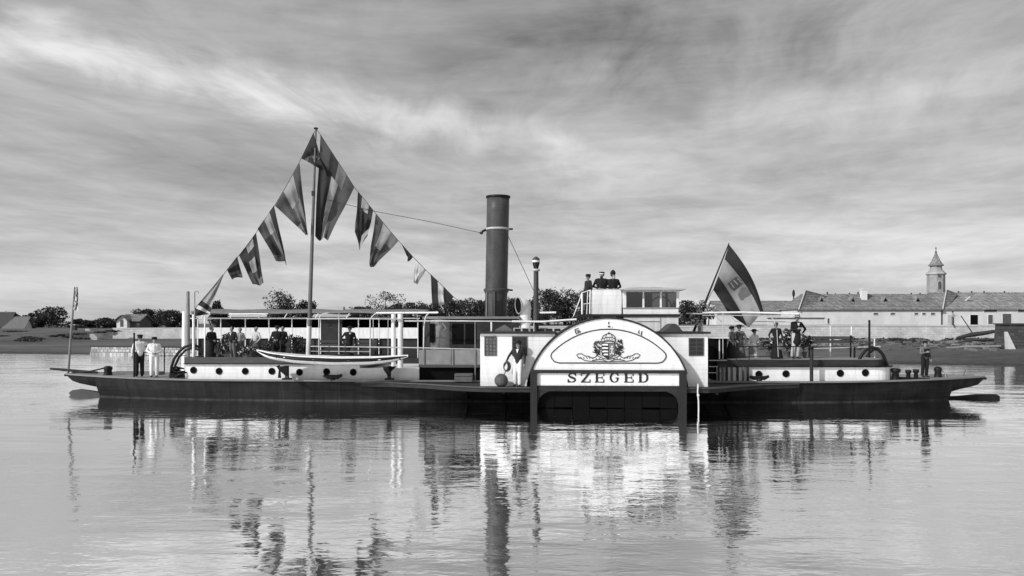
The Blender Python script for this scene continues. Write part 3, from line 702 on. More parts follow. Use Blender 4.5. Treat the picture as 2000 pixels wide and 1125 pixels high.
# ------------------------------------------------------------------ the paddle steamer
ship = thing('paddle_steamer', 'dark-hulled paddle steamer with white cabins, tall funnel and named paddle box', 'steamer')
def part(b, name, mats, parent=None, label=None, recalc=True):
    o = b.build(name, mats, parent or ship, recalc=recalc)
    if label: o['label'] = label
    return o
XL, XR = B(140, 740, 0).x, B(1913, 740, 0).x; SL, SR = B(212, 760, 0).x, B(1838, 770, 0).x
HB_ = 2.2; ZD = .78
def half(x):
    s = min((x-XL), (XR-x))/9.0; s = min(1, max(0, s)); return .42+(HB_-.42)*(1-(1-s)**2.3)
def zdeck(x):
    s = min((x-XL), (XR-x)); return ZD+.12*max(0, 1-s/8)**2
def hull():
    st = []
    for t in (0, .25, .6): st.append((XL+t, lerp(.80, .55, min(1, t/.35)) if t < .4 else .53, .7))
    st += [(lerp(XL+.6, SL, .5), .43, .55), (SL-.01, .32, .35), (SL, -.6, .03), (SL+.6, -.6, .22), (SL+1.5, -.6, .55), (SL+3, -.6, 1.05), (SL+5, -.6, 1.5), (SL+7.5, -.6, 1.85), (SL+10, -.6, 2.0), (0, -.6, 2.0),
           (SR-10, -.6, 2.0), (SR-7.5, -.6, 1.85), (SR-5, -.6, 1.5), (SR-3, -.6, 1.05), (SR-1.5, -.6, .55), (SR-.6, -.6, .22), (SR, -.6, .03), (SR+.01, .22, .35), (lerp(XR-.6, SR, .5), .40, .55), (XR-.6, .50, .7), (XR-.25, .58, .7), (XR, .78, .7)]
    rows = []
    for x, zk, kb in st:
        zd = zdeck(x); b = half(x); bk = kb*b if zk > 0 else kb
        sec = []
        for k in range(9):
            t = k/8; z = lerp(zd, zk, t); h = lerp(b, bk, t**1.6); sec.append((h, z))
        rows.append([(x, -h, z) for h, z in sec]+[(x, h, z) for h, z in reversed(sec)])
    b = MB().grid(rows, smooth=False); n = len(rows[0])
    b.add(rows[0], [tuple(range(n))]); b.add(rows[-1], [tuple(range(n))])
    part(b, 'hull', 'hull_black')
    xs = list(np.linspace(XL+.02, XR-.02, 60))
    part(MB().grid([[(x, -half(x)+.05, zdeck(x)+.012), (x, 0, zdeck(x)+.03), (x, half(x)-.05, zdeck(x)+.012)] for x in xs]), 'deck', 'deck_wood')
    for s in (-1, 1):
        rows = []
        for x in xs:
            h = half(x); z = zdeck(x); y = s*h
            rows.append([(x, y+s*.05, z-.02), (x, y+s*.05, z+.04), (x, y-s*.09, z+.04), (x, y-s*.09, z-.02)])
        part(MB().grid(rows, smooth=False), 'rubbing_strake', 'strake_grey')
    for e, zs in ((XL, .83), (XR, .80)):
        part(MB().tube([(e-.0, -.46, zs+.03), (e+(-.05 if e < 0 else .05), 0, zs+.04), (e, .46, zs+.03)], .05, 8), 'end_timber', 'hull_black')
hull()
# rudders at both ends, lying along the water
a = BX(137, 0); b_ = SL+.1
pr = [(b_, .10), (a+1.3, .13), (a+.85, .20), (a+.45, .25), (a+.15, .21), (a+.02, .12), (a, .05), (a+.1, -.02), (a+.5, -.05), (b_, .0)]
part(MB().prism([(x, -.09, z) for x, z in pr], [(x, .09, z) for x, z in pr]), 'rudder', 'brown_wood')
part(MB().tube([(SL-.05, 0, .35), (SL-.45, 0, .08)], .035, 6), 'rudder_stay', 'black_iron')
a = BX(1951, 0); b_ = SR-.1
pr = [(b_, .07), (a-1.6, .10), (a-.9, .17), (a-.15, .18), (a-.02, .12), (a, .03), (a-.1, -.08), (b_, -.05)]
part(MB().prism([(x, -.09, z) for x, z in pr], [(x, .09, z) for x, z in pr]), 'rudder', 'black_iron')
# bow boom on the left end
p, q = B(98, 720, 0), B(190, 728, 0)
part(MB().tube([p, p.lerp(q, .3), q], [.04, .06, .06], 8), 'bow_boom', 'dark_wood')

# sponson: the deck widens out to carry the paddle box
VO = -4.6; ZS = .74
def sponson():
    near = [(BX(690, -2.1), -2.15), (BX(760, -2.4), -2.35), (BX(830, -3), -3.05), (BX(890, -4), -4.05), (BX(938, VO), -4.5), (BX(960, VO), VO), (BX(1384, VO), VO), (BX(1410, VO), -4.35), (BX(1440, -3.6), -3.6), (BX(1490, -2.8), -2.75), (BX(1560, -2.2), -2.25)]
    # the wheel well stays open below the box: deck in two pieces
    wl, wr = BX(1046, VO), BX(1330, VO)
    L = [p for p in near if p[0] < wl]+[(wl, VO), (wl, -1.9), (near[0][0], -1.9)]
    Rr = [(wr, VO)]+[p for p in near if p[0] > wr]+[(near[-1][0], -1.9), (wr, -1.9)]
    for pl in (L, Rr):
        part(MB().vprism(pl, ZS-.17, ZS), 'sponson', 'dark_wood')
        edge = [p for p in pl if p[1] < -2.1]
        part(MB().tube([(x, y-.015, ZS-.01) for x, y in edge], .03, 6), 'sponson_edge', 'brown_wood')
    for px in (905, 985, 1395, 1440):   # curved knees below
        x = BX(px, -4); y0 = -3.9 if px in (905, 1440) else -4.5
        if px == 1440: y0 = -3.3
        part(MB().tube([(x, y0, ZS-.2), (x, lerp(y0, -2.1, .55), ZS-.3), (x, -2.1, .12)], .05, 6), 'knee', 'black_iron')
sponson()

# paddle box
CX = BX(1188, VO); CZ = BZ(1188, 781.5, VO); RA_ = 159.5*28.55/F
def fp(px, py, d=0.0):
    q = B(px, py, VO); return (q.x, VO-d, q.z)
def arcpts(r, z0, n=40):
    a0 = math.asin((z0-CZ)/r); return [(CX+r*math.cos(t), CZ+r*math.sin(t)) for t in np.linspace(a0, math.pi-a0, n)]
ZB = BZ(1188, 724, VO)
pbx = MB(); pts = arcpts(RA_, ZB)
pbx.prism([(x, VO, z) for x, z in pts], [(x, VO+.06, z) for x, z in pts])
PB = part(pbx, 'paddle_box', 'white_paint')
outer, inner = arcpts(RA_+.05, ZB-.1), arcpts(RA_-.012, ZB-.1)
c = MB(); c.grid([[(x, VO-.04, z) for x, z in inner], [(x, VO-.04, z) for x, z in outer], [(x, -2.25, z) for x, z in outer], [(x, -2.25, z) for x, z in inner]], smooth=False)
part(c, 'box_casing', 'dark_wood', PB)
# inner moulding: arc with rounded lower corners
def mould():
    r2 = 0; top = B(1188, 643, VO).z; hw = (1299-1078)/2*28.55/F; zb = B(1188, 709, VO).z
    zc = B(1188, 690, VO).z; sag = top-zc; r = (hw*hw+sag*sag)/(2*sag); cz = top-r
    P = []
    a0 = math.asin((zc-cz)/r) if zc > cz else 0
    P += [(CX+r*math.cos(t), cz+r*math.sin(t)) for t in np.linspace(a0, math.pi-a0, 48)]
    P += [(CX-hw-.03, zc-.1), (CX-hw-.0, zb+.16), (CX-hw+.09, zb+.05), (CX-hw+.25, zb), (CX+hw-.25, zb), (CX+hw-.09, zb+.05), (CX+hw, zb+.16), (CX+hw+.03, zc-.1)]
    part(MB().prism([(x, VO-.012, z) for x, z in P], [(x, VO+.01, z) for x, z in P]), 'panel', 'panel_tint', PB)
    P2 = P+[P[0]]
    part(MB().tube([(x, VO-.014, z) for x, z in P2], .022, 6), 'moulding', 'letter_black', PB)
mould()
def dark(b, name, m='letter_black', par=None): return part(b, name, m, par or PB)
def ribbon(b, pts, hw, d, m=0, th=.012):
    """flat stroke on the box face through photo points"""
    P = [Vector((fp(x, y)[0], 0, fp(x, y)[2])) for x, y in pts]; n = len(P)
    H = hw if isinstance(hw, (list, tuple)) else [hw]*n
    k = 28.55/F; L, Rr = [], []
    for i in range(n):
        t = (P[min(i+1, n-1)]-P[max(i-1, 0)]).normalized(); nn = Vector((-t.z, 0, t.x))
        L.append(P[i]+nn*H[i]*k); Rr.append(P[i]-nn*H[i]*k)
    for i in range(n-1):
        q = [L[i], L[i+1], Rr[i+1], Rr[i]]
        b.prism([(v.x, VO-d-th, v.z) for v in q], [(v.x, VO-d, v.z) for v in q], m)
def flat(b, pts, d, th=.012, m=0):
    P = [fp(x, y) for x, y in pts]; b.prism([(v[0], VO-d-th, v[2]) for v in P], [(v[0], VO-d, v[2]) for v in P], m)
def ell(cx, cy, rx, ry, n=14, a0=0): return [(cx+rx*math.cos(2*math.pi*i/n+a0), cy+ry*math.sin(2*math.pi*i/n+a0)) for i in range(n)]
def crest():
    root = MB(); d = .014
    shield = [(1175, 670), (1201.5, 670), (1202, 688), (1200, 694), (1195, 698), (1188, 701), (1181, 698), (1176, 694), (1174.5, 688)]
    flat(root, shield, d, .02); cr = part(root, 'crest_shield', 'letter_black', PB)
    b = MB()
    for y in (673.5, 680, 686.5, 692.5):
        x0 = 1176.2 if y < 690 else 1179
        ribbon(b, [(x0, y), (1182, y-.5), (1187.5, y)], [1.5, 1.6, 1.5], d+.02)
    part(b, 'crest_stripe', 'white_paint', PB)
    b = MB(); flat(b, [(1189.5, 671.5), (1200, 671.5), (1200.3, 688), (1198, 694), (1193, 697.5), (1189.5, 698.5)], d+.02, .006); part(b, 'crest_field', 'shield_grey', PB)
    b = MB(); ribbon(b, [(1195, 674), (1195, 690)], .9, d+.028); ribbon(b, [(1191.6, 681), (1198.4, 681)], .8, d+.03); ribbon(b, [(1192.6, 677), (1197.4, 677)], .7, d+.03); ribbon(b, [(1191, 692), (1195, 689), (1199, 692)], 1.0, d+.03)
    part(b, 'crest_cross', 'cream_and_shade_paint', PB)
    b = MB(); flat(b, [(1176, 669), (1174.5, 663), (1178, 656), (1184, 652.5), (1189, 651.5), (1195, 653), (1200, 657), (1202, 663), (1201, 669), (1195, 666.5), (1188, 665.5), (1181, 666.5)], d, .016); part(b, 'crown', 'cream_and_shade_paint', PB)
    b = MB(); ribbon(b, [(1176, 669), (1174.5, 663), (1178, 656), (1184, 652.5), (1189, 651.5), (1195, 653), (1200, 657), (1202, 663), (1201, 669)], .7, d+.016)
    ribbon(b, [(1176, 668.5), (1181, 666.3), (1188, 665.3), (1195, 666.3), (1201, 668.5)], 1.1, d+.018)
    ribbon(b, [(1177, 661.5), (1183, 659.5), (1189, 658.8), (1196, 659.6), (1201, 661.8)], .6, d+.018)
    ribbon(b, [(1184, 652.8), (1182.5, 659)], .5, d+.018); ribbon(b, [(1194, 652.8), (1195.5, 659)], .5, d+.018); ribbon(b, [(1189, 648.8), (1189, 652)], .8, d+.018); ribbon(b, [(1187.3, 650.3), (1190.7, 650.3)], .6, d+.019)
    for x, y in ((1180, 663.5), (1185, 662.3), (1190, 662), (1195, 662.6), (1199, 664)): flat(b, ell(x, y, .9, .9, 8), d+.018)
    part(b, 'crown_detail', 'letter_black', PB)
    r = np.random.RandomState(3)
    for s in (-1, 1):
        b = MB()
        for i in range(64):
            t = r.uniform(0, 1); u = r.uniform(-1, 1); cx = 1188+s*(15+t*15*(1-.35*abs(u))); cy = 680+u*14-3*t
            a = r.uniform(0, math.pi); l = r.uniform(1.6, 2.9); w = l*.5; ca, sa = math.cos(a), math.sin(a)
            flat(b, [(cx+x*ca-y*sa, cy+x*sa+y*ca) for x, y in ((-l, 0), (0, -w), (l, 0), (0, w))], d+.0006*i)
        ribbon(b, [(1188+s*12, 696), (1188+s*20, 690), (1188+s*26, 680), (1188+s*28, 672)], .6, d-.001)
        ribbon(b, [(1188+s*16, 689), (1188+s*26, 689), (1188+s*31, 687)], .8, d-.002)
        part(b, 'branch', 'letter_black', PB)
    b = MB()
    for s in (-1, 1):
        X = lambda x: 1188+s*x
        ribbon(b, [(X(18), 690), (X(25), 697), (X(31), 700), (X(38), 696), (X(46), 695), (X(52), 691), (X(58), 691), (X(62), 693.5), (X(59), 697.5), (X(53), 700), (X(46), 704), (X(36), 705.5), (X(24), 705.5), (X(0), 706)], .75, d)
        ribbon(b, [(X(0), 702), (X(10), 700), (X(18), 697), (X(24), 693)], .7, d+.001); ribbon(b, [(X(4), 705), (X(14), 702), (X(24), 702.5), (X(32), 704)], .6, d+.001)
        for x in (10, 16, 22, 30, 36, 41, 47, 52, 57): ribbon(b, [(X(x), 700.5 if x > 25 else 702), (X(x+2), 697.5 if x > 25 else 699.5)], .6, d+.002)
    part(b, 'scroll', 'letter_black', PB)
    b = MB()   # three small painted marks on the rim
    ribbon(b, [(1122.5, 643.5), (1125, 652)], .8, d); ribbon(b, [(1122.5, 643.5), (1130, 640.8)], .6, d); ribbon(b, [(1125, 652), (1134, 648)], .5, d); ribbon(b, [(1126, 646), (1131, 645)], .6, d); ribbon(b, [(1127.5, 649), (1133, 646)], .6, d)
    ribbon(b, [(1189, 628), (1188, 633), (1190.5, 632)], .7, d); ribbon(b, [(1187, 637.5), (1191.5, 638)], 1.4, d); ribbon(b, [(1195, 638.5), (1196.5, 639)], .6, d)
    ribbon(b, [(1247.5, 646), (1246.5, 650.5), (1249.5, 651)], .7, d); ribbon(b, [(1253.5, 646.5), (1252, 655)], .8, d); ribbon(b, [(1247.5, 645), (1249, 645.5)], .6, d)
    part(b, 'painted_mark', 'letter_black', PB)
crest()
# name board
q0, q1 = fp(1047, 753), fp(1327, 727)
NB = part(MB().box((q0[0], VO-.03, q0[2]), (q1[0], VO+.06, q1[2])), 'name_board', 'white_paint')
def letters():
    ext = {0: ('S', 372, 508), 1: ('Z', 570, 716), 2: ('E', 780, 922), 3: ('G', 1000, 1145), 4: ('E', 1218, 1362), 5: ('D', 1430, 1583)}
    for i, (ch, a, c) in ext.items():
        x0, x1 = 1060+a/7.69, 1060+c/7.69; y0, y1 = 728.2, 747.0; w, h = x1-x0, y1-y0
        P = lambda u, v: (x0+u*w, y1-v*h)
        b = MB(); d = [.03]
        def bx(u0, v0, u1, v1): d[0] += .0007; flat(b, [P(u0, v0), P(u1, v0), P(u1, v1), P(u0, v1)], d[0], .015)
        def st(pts, hw): d[0] += .0007; ribbon(b, [P(*q) for q in pts], [q*h for q in hw] if isinstance(hw, list) else hw*h, d[0], th=.015)
        if ch == 'S':
            st([(.86, .80), (.72, .92), (.48, .95), (.24, .88), (.15, .73), (.25, .60), (.5, .51), (.76, .42), (.86, .27), (.75, .12), (.5, .05), (.24, .09), (.10, .24)], [.05, .05, .05, .075, .1, .11, .115, .11, .1, .08, .05, .05, .05])
            bx(.84, .66, .95, .99); bx(.0, .01, .12, .36); bx(.0, .0, .3, .08)
        elif ch == 'Z':
            bx(.02, .89, 1, 1); bx(0, 0, 1, .11); st([(.86, .95), (.14, .05)], .105); bx(0.0, .68, .10, 1); bx(.9, 0, 1, .32)
        elif ch == 'E':
            bx(.10, .0, .34, 1); bx(0, .91, 1, 1); bx(0, 0, 1, .09); bx(.3, .46, .78, .55); bx(.9, .68, 1, 1); bx(.9, 0, 1, .33); bx(.74, .36, .82, .65)
        elif ch == 'G':
            st([(.88, .74), (.74, .92), (.5, .96), (.26, .86), (.12, .62), (.12, .38), (.26, .13), (.5, .04), (.74, .10), (.84, .24), (.84, .46)], [.05, .05, .05, .09, .11, .11, .09, .05, .06, .09, .10])
            bx(.6, .44, 1, .52); bx(.84, .68, .93, 1)
        else:
            bx(.10, 0, .34, 1); bx(0, .91, .6, 1); bx(0, 0, .6, .09)
            st([(.5, .955), (.74, .89), (.88, .71), (.9, .5), (.88, .29), (.74, .11), (.5, .045)], [.045, .07, .10, .11, .10, .07, .045])
        part(b, 'letter', 'letter_black', NB)
letters()
z1, z0 = ZB+.005, B(1188, 728, VO).z
part(MB().box((fp(1036, 0)[0], VO-.10, z0-.02), (fp(1341, 0)[0], VO+.1, z1+.02)), 'fender_beam', 'dark_wood')
for a, c in ((1036, 1049), (1326, 1340)):
    part(MB().box((fp(a, 0)[0], VO-.14, -.9), (fp(c, 0)[0], VO+.16, z0+.02)), 'fender_post', 'dark_brown')
z2 = B(1188, 753, VO).z
part(MB().box((fp(1049, 0)[0], VO-.07, z2-.20), (fp(1326, 0)[0], VO+.12, z2-.004)), 'lower_beam', 'dark_wood')
for sx, px in ((1, 1049), (-1, 1326)):
    x = fp(px, 0)[0]; pts = [(x, z2-.2), (x+sx*.45, z2-.2), (x+sx*.22, z2-.30), (x+sx*.07, z2-.45), (x, z2-.7)]
    part(MB().prism([(xx, VO-.05, z) for xx, z in pts], [(xx, VO+.05, z) for xx, z in pts]), 'corner_bracket', 'dark_wood')
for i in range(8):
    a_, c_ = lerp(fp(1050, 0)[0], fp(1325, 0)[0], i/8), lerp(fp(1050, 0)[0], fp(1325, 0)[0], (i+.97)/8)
    part(MB().box((a_, VO+.13, .02+.02*math.sin(i*2.3)), (c_, VO+.19, z2-.1)), 'shade_board', 'void_dark')  # added black boards, standing in for the deep shade under the box
# the wheel itself, under the box
WH = None
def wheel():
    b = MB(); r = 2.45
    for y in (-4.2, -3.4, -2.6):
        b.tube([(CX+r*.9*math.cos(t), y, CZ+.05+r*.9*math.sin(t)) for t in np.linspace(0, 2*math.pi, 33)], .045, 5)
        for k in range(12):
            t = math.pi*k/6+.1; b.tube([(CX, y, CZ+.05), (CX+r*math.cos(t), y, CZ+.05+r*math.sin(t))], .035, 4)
    o = part(b, 'paddle_wheel', 'void_dark')  # rims, spokes, floats and axle near-black: under-box shade put into their colour
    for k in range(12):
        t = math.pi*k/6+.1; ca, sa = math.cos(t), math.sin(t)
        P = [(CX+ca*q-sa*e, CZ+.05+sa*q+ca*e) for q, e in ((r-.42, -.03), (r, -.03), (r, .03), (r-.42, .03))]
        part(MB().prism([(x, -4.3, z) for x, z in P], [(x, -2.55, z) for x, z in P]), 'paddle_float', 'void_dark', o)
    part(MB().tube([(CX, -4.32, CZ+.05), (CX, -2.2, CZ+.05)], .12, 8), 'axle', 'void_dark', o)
wheel()

# sponson houses either side of the box
VH = -4.0; ZR_ = BZ(990, 652, VH)
def win(px0, px1, py0, py1, v, cols, rows, par, framem='brown_wood', curtain=False):
    a, c = B(px0, py1, v), B(px1, py0, v)
    f = MB(); t = .035
    f.box((a.x-t, v-.03, a.z-t), (a.x, v+.05, c.z+t)).box((c.x, v-.03, a.z-t), (c.x+t, v+.05, c.z+t)).box((a.x, v-.03, a.z-t), (c.x, v+.05, a.z)).box((a.x, v-.03, c.z), (c.x, v+.05, c.z+t))
    o = part(f, 'window', framem, par)
    part(MB().box((a.x, v-.012, a.z), (c.x, v-.006, c.z)), 'pane', 'lace' if px0 < 960 else 'dark_pane', par)
    b = MB()
    for i in range(1, cols): x = lerp(a.x, c.x, i/cols); b.box((x-.012, v-.024, a.z), (x+.012, v-.014, c.z))
    for i in range(1, rows): z = lerp(a.z, c.z, i/rows); b.box((a.x, v-.027, z-.012), (c.x, v-.0145, z+.012))
    part(b, 'glazing_bar', framem, par)
    return o
def houses():
    arc = [(CX+(RA_+.06)*math.cos(t), CZ+(RA_+.06)*math.sin(t)) for t in np.linspace(0, math.pi, 90)]
    zb = ZS
    x0 = BX(938, VH); x1 = BX(1382.5, VH)
    leftarc = sorted([p for p in arc if p[0] < CX and zb+.02 < p[1] < ZR_], key=lambda p: -p[1])
    rightarc = sorted([p for p in arc if p[0] > CX and zb+.02 < p[1] < ZR_], key=lambda p: p[1])
    P = [(x0, zb), (x0, ZR_), (leftarc[0][0], ZR_)]+leftarc+[(leftarc[-1][0], zb)]
    HL = part(MB().prism([(x, VH, z) for x, z in P], [(x, VH+.08, z) for x, z in P]), 'deckhouse', 'white_paint')
    part(MB().box((x0, VH+.08, zb), (x0+.08, -1.2, ZR_)), 'side_wall', 'white_paint', HL)
    part(MB().box((x0+.08, -1.28, zb), (leftarc[0][0], -1.2, ZR_)), 'back_wall', 'white_paint', HL)
    part(MB().box((x0-.08, VH-.12, ZR_+.004), (leftarc[0][0]+.05, -1.15, ZR_+.075)), 'roof', 'dark_wood', HL)
    win(948, 968, 659, 693, VH, 3, 5, HL); win(1002, 1028, 659, 693, VH, 3, 4, HL)
    P = [(rightarc[0][0], zb)]+rightarc+[(rightarc[-1][0], ZR_), (x1, ZR_), (x1, zb)]
    HR = part(MB().prism([(x, VH, z) for x, z in P], [(x, VH+.08, z) for x, z in P]), 'deckhouse', 'white_paint')
    part(MB().box((x1-.08, VH+.08, zb), (x1, -1.2, ZR_)), 'side_wall', 'white_paint', HR)
    part(MB().box((rightarc[-1][0], -1.28, zb), (x1-.08, -1.2, ZR_)), 'back_wall', 'white_paint', HR)
    part(MB().box((rightarc[-1][0]-.05, VH-.12, ZR_+.004), (x1+.08, -1.15, ZR_+.075)), 'roof', 'dark_wood', HR)
    win(1347, 1372.5, 662, 693, VH, 2, 4, HR)
    # things built on the roofs
    def tent(px0, px1, pk, py0, py1, v, d, m_, nm):
        a, c, k = B(px0, py0, v), B(px1, py0, v), B(pk, py1, v)
        zz = ZR_+.07
        b = MB(); b.add([(a.x, v, zz), (c.x, v, zz), (c.x, v+d, zz), (a.x, v+d, zz), (k.x, v+d*.35, k.z), (k.x, v+d*.65, k.z), (a.x, v, zz+.06), (c.x, v, zz+.06)],
            [(6, 7, 4), (7, 2, 5, 4), (2, 3, 5), (3, 6, 4, 5), (0, 1, 7, 6), (0, 3, 2, 1), (1, 2, 7), (0, 6, 3)])
        part(b, nm, m_, HL if px0 < 1188 else HR)
    tent(966, 1001, 984, 649, 634, -3.4, 1.3, 'shutter_grey', 'skylight')
    a = B(1292, 650, -3.5); c = B(1334, 650, -3.5); n = 12
    prof = [(lerp(a.x, c.x, i/n), ZR_+.07+.30*math.sin(math.pi*(i/n)**1.3)**1.3 if i < n else ZR_+.07) for i in range(n+1)]
    P = prof+[(c.x, ZR_+.06), (a.x, ZR_+.06)]
    part(MB().prism([(x, -3.6, z) for x, z in P], [(x, -2.2, z) for x, z in P]), 'roof_hood', 'stone_dark', HR)
    return HL, HR
HLo, HRo = houses()
x = BX(1363, -4.66)
o = tag(MB().tube([(x, -4.72, .9), (x-.02, -4.73, .62), (x+.01, -4.73, .3), (x+.02, -4.73, -.3)], .028, 6).sphere((x, -4.73, .5), .05).build('hanging_rope', 'pale_rope', origin=(x, -4.72, 0), frame='boat'), 'pale knotted rope hanging from the sponson into the water', 'rope')

# cabins: low white trunks with portholes, dark band above
VT = -1.65
def porthole(px, py, v, par, r=.112):
    q = B(px, py, v)
    ring = [(q.x+r*1.1*math.cos(t), q.z+r*1.1*math.sin(t)) for t in np.linspace(0, 2*math.pi, 17)]
    o = part(MB().tube([(x, v-.012, z) for x, z in ring], .018, 5), 'porthole', 'black_iron', par)
    P = [(q.x+r*1.08*math.cos(t), q.z+r*1.08*math.sin(t)) for t in np.linspace(0, 2*math.pi, 18, endpoint=False)]
    part(MB().prism([(x, v-.01, z) for x, z in P], [(x, v+.01, z) for x, z in P]), 'porthole_glass', 'void_dark', par)
def cabins():
    x0, x1, x2 = BX(362, VT), BX(703, VT), BX(885, -1.75)
    zt = BZ(450, 710, VT)
    CL = part(MB().vprism([(x0, VT), (x1, VT), (x1, -VT), (x0, -VT)], ZD+.0, zt), 'cabin', 'white_paint')
    part(MB().box((x1+.004, -1.78, ZD), (x2, 1.78, BZ(800, 719, -1.75))), 'cabin', 'cream_and_shade_paint')  # greyer than the white section: shadow on this wall put into its colour
    b = MB(); b.box((x0-.02, VT-.05, zt+.003), (x1+.6, VT+.06, zt+.25)).box((x0-.02, -VT-.06, zt+.003), (x1+.6, -VT+.05, zt+.25)).box((x0-.02, VT+.06, zt+.003), (x0+.08, -VT-.06, zt+.25))
    part(b, 'coaming', 'brown_wood')
    part(MB().box((x0-.04, VT-.09, zt-.03), (x1+.3, VT-.002, zt+.002)), 'coaming_ledge', 'black_iron')
    part(MB().box((x0+.08, VT+.06, zt+.004), (x1+.6, -VT-.06, zt+.02)), 'upper_deck', 'deck_wood')
    for px, py in ((368+10, 723), (428, 725), (479, 725), (531, 725), (585, 727), (638, 726), (690, 727)): porthole(px, py, VT, CL)
    # grey bulwark panels amidships
    xb0, xb1 = BX(818, -1.9), BX(939, -1.9)
    zz0, zz1 = BZ(860, 713, -1.9), BZ(860, 683, -1.9)
    part(MB().box((xb0, -1.92, zz0), (xb1, -1.86, zz1)), 'bulwark', 'bulwark_grey')
    part(MB().box((xb0, -1.96, zz0-.09), (xb1, -1.84, zz0+.02)), 'bulwark_sill', 'brown_wood')
    for px in (828, 880, 884, 928): x = BX(px, -1.9); part(MB().box((x-.03, -1.97, zz0), (x+.03, -1.9, zz1+.02)), 'bulwark_stanchion', 'strake_grey')
    part(MB().box((xb0, -1.8, ZD), (xb1, 1.8, zz0-.1)), 'engine_coaming', 'void_dark')
    # bench in the recess
    a, c = B(888, 742, -2.4), B(922, 722, -2.4)
    part(MB().box((a.x, -2.5, ZD), (c.x, -2.0, ZD+.2)).box((a.x, -2.5, ZD+.22), (c.x, -2.0, ZD+.30)), 'deck_box', 'shutter_grey')
    a = B(931, 745, -2.5); 
    # right-hand cabin with rounded front
    x0, x1 = BX(1402, VT), BX(1716, VT); zt = BZ(1560, 715.5, VT); hw = -VT
    end = [(x1+.95*math.sin(t), -hw*math.cos(t)) for t in np.linspace(0, math.pi, 21)]
    plan = [(x0, VT)]+end+[(x0, hw)]
    CR = part(MB().vprism(plan, ZD-.0, zt), 'cabin', 'white_paint')
    pl2 = [(x0, VT-.05)]+[(x1+.80*math.sin(t)-.15, -(hw+.05)*math.cos(t)) for t in np.linspace(0, math.pi, 21)]+[(x0, hw+.05)]
    part(MB().vprism(pl2, zt+.003, zt+.25), 'coaming', 'dark_wood')
    pl3 = [(x0, VT-.1)]+[(x1+1.0*math.sin(t), -(hw+.1)*math.cos(t)) for t in np.linspace(0, math.pi, 21)]+[(x0, hw+.1)]
    part(MB().vprism(pl3, zt-.03, zt+.002), 'coaming_ledge', 'black_iron')
    part(MB().vprism([(x+(.1 if x < x0+.1 else -.1), y*.95) for x, y in pl2], zt+.252, zt+.262), 'upper_deck', 'deck_wood')
    for px, py in ((1482, 731), (1535, 730), (1641, 729), (1690, 728)): porthole(px, py, VT, CR)
    # open boarded lattice at the inner end
    for i, px in enumerate((1404, 1412, 1420, 1430, 1441, 1452, 1461)):
        a = B(px, 745, -1.8); part(MB().box((a.x-.035, -1.80, ZD), (a.x+.035, -1.70, zt-.02)), 'lattice_slat', 'shutter_grey' if i % 2 else 'dark_wood')
    return zt+.262
ZUP = cabins()
ZUL = BZ(450, 710, VT)+.02
# companionway and stair rails at the inner end of the right cabin
a, c = B(1393, 704, -1.3), B(1419, 661, -1.3)
part(MB().box((a.x, -1.4, ZD), (c.x, .2, c.z)), 'companionway', 'void_dark')
part(MB().box((a.x-.05, -1.5, c.z), (c.x+.06, .3, c.z+.05)).box((B(1405, 0, -1.42).x-.02, -1.44, a.z), (B(1405, 0, -1.42).x+.02, -1.40, c.z)), 'companionway_frame', 'white_worn')
for y in (704, 716, 728): q, w_ = B(1384, y, -1.7), B(1420, y, -1.7); part(MB().tube([q, w_], .022, 6), 'step_rail', 'galvanised')

# engine and boiler casing below the funnel
def casing():
    v0 = -1.15
    zt = BZ(900, 623, v0); zb = BZ(900, 684, v0); xa, xb = BX(866, v0), BX(1010, v0)
    plan = [(xb, v0), (xb, -v0)]+[(xa-1.0*math.sin(t), -v0*math.cos(t)) for t in np.linspace(0, math.pi, 17)]
    o = part(MB().vprism(plan, ZD, zt), 'boiler_casing', 'casing_dark')
    k = 32/F; x = BX(861, v0-.1); part(MB().lathe([(24*k, ZD), (24*k, zt-.02)], (x, v0+.35, 0), 24), 'boiler_drum', 'boiler_steel', o)
    plan2 = [(xb+.1, v0-.15), (xb+.1, -v0+.15)]+[(xa-1.0*math.sin(t), -(v0-.15)*math.cos(t)) for t in np.linspace(0, math.pi, 17)]
    part(MB().vprism(plan2, zt+.002, zt+.10), 'casing_roof', 'strake_grey', o)
    for a, c in ((883, 905), (909, 930)):
        p_, q_ = B(a, 672, v0), B(c, 632, v0); part(MB().box((p_.x, v0-.02, p_.z), (q_.x, v0+.05, q_.z)), 'casing_door', 'void_dark', o)
    p_, q_ = B(840, 669, v0-.0), B(848, 632, v0)
    part(MB().box((p_.x, -1.30, p_.z), (q_.x, -1.0, q_.z)), 'casing_door', 'void_dark', o)
    part(MB().tube([B(856, 628, v0-.1), B(866, 633, v0-.25), B(872, 642, v0-.3), B(866, 645, v0-.3)], .03, 6), 'steam_pipe', 'strake_grey', o)
    return zt
ZC = casing()
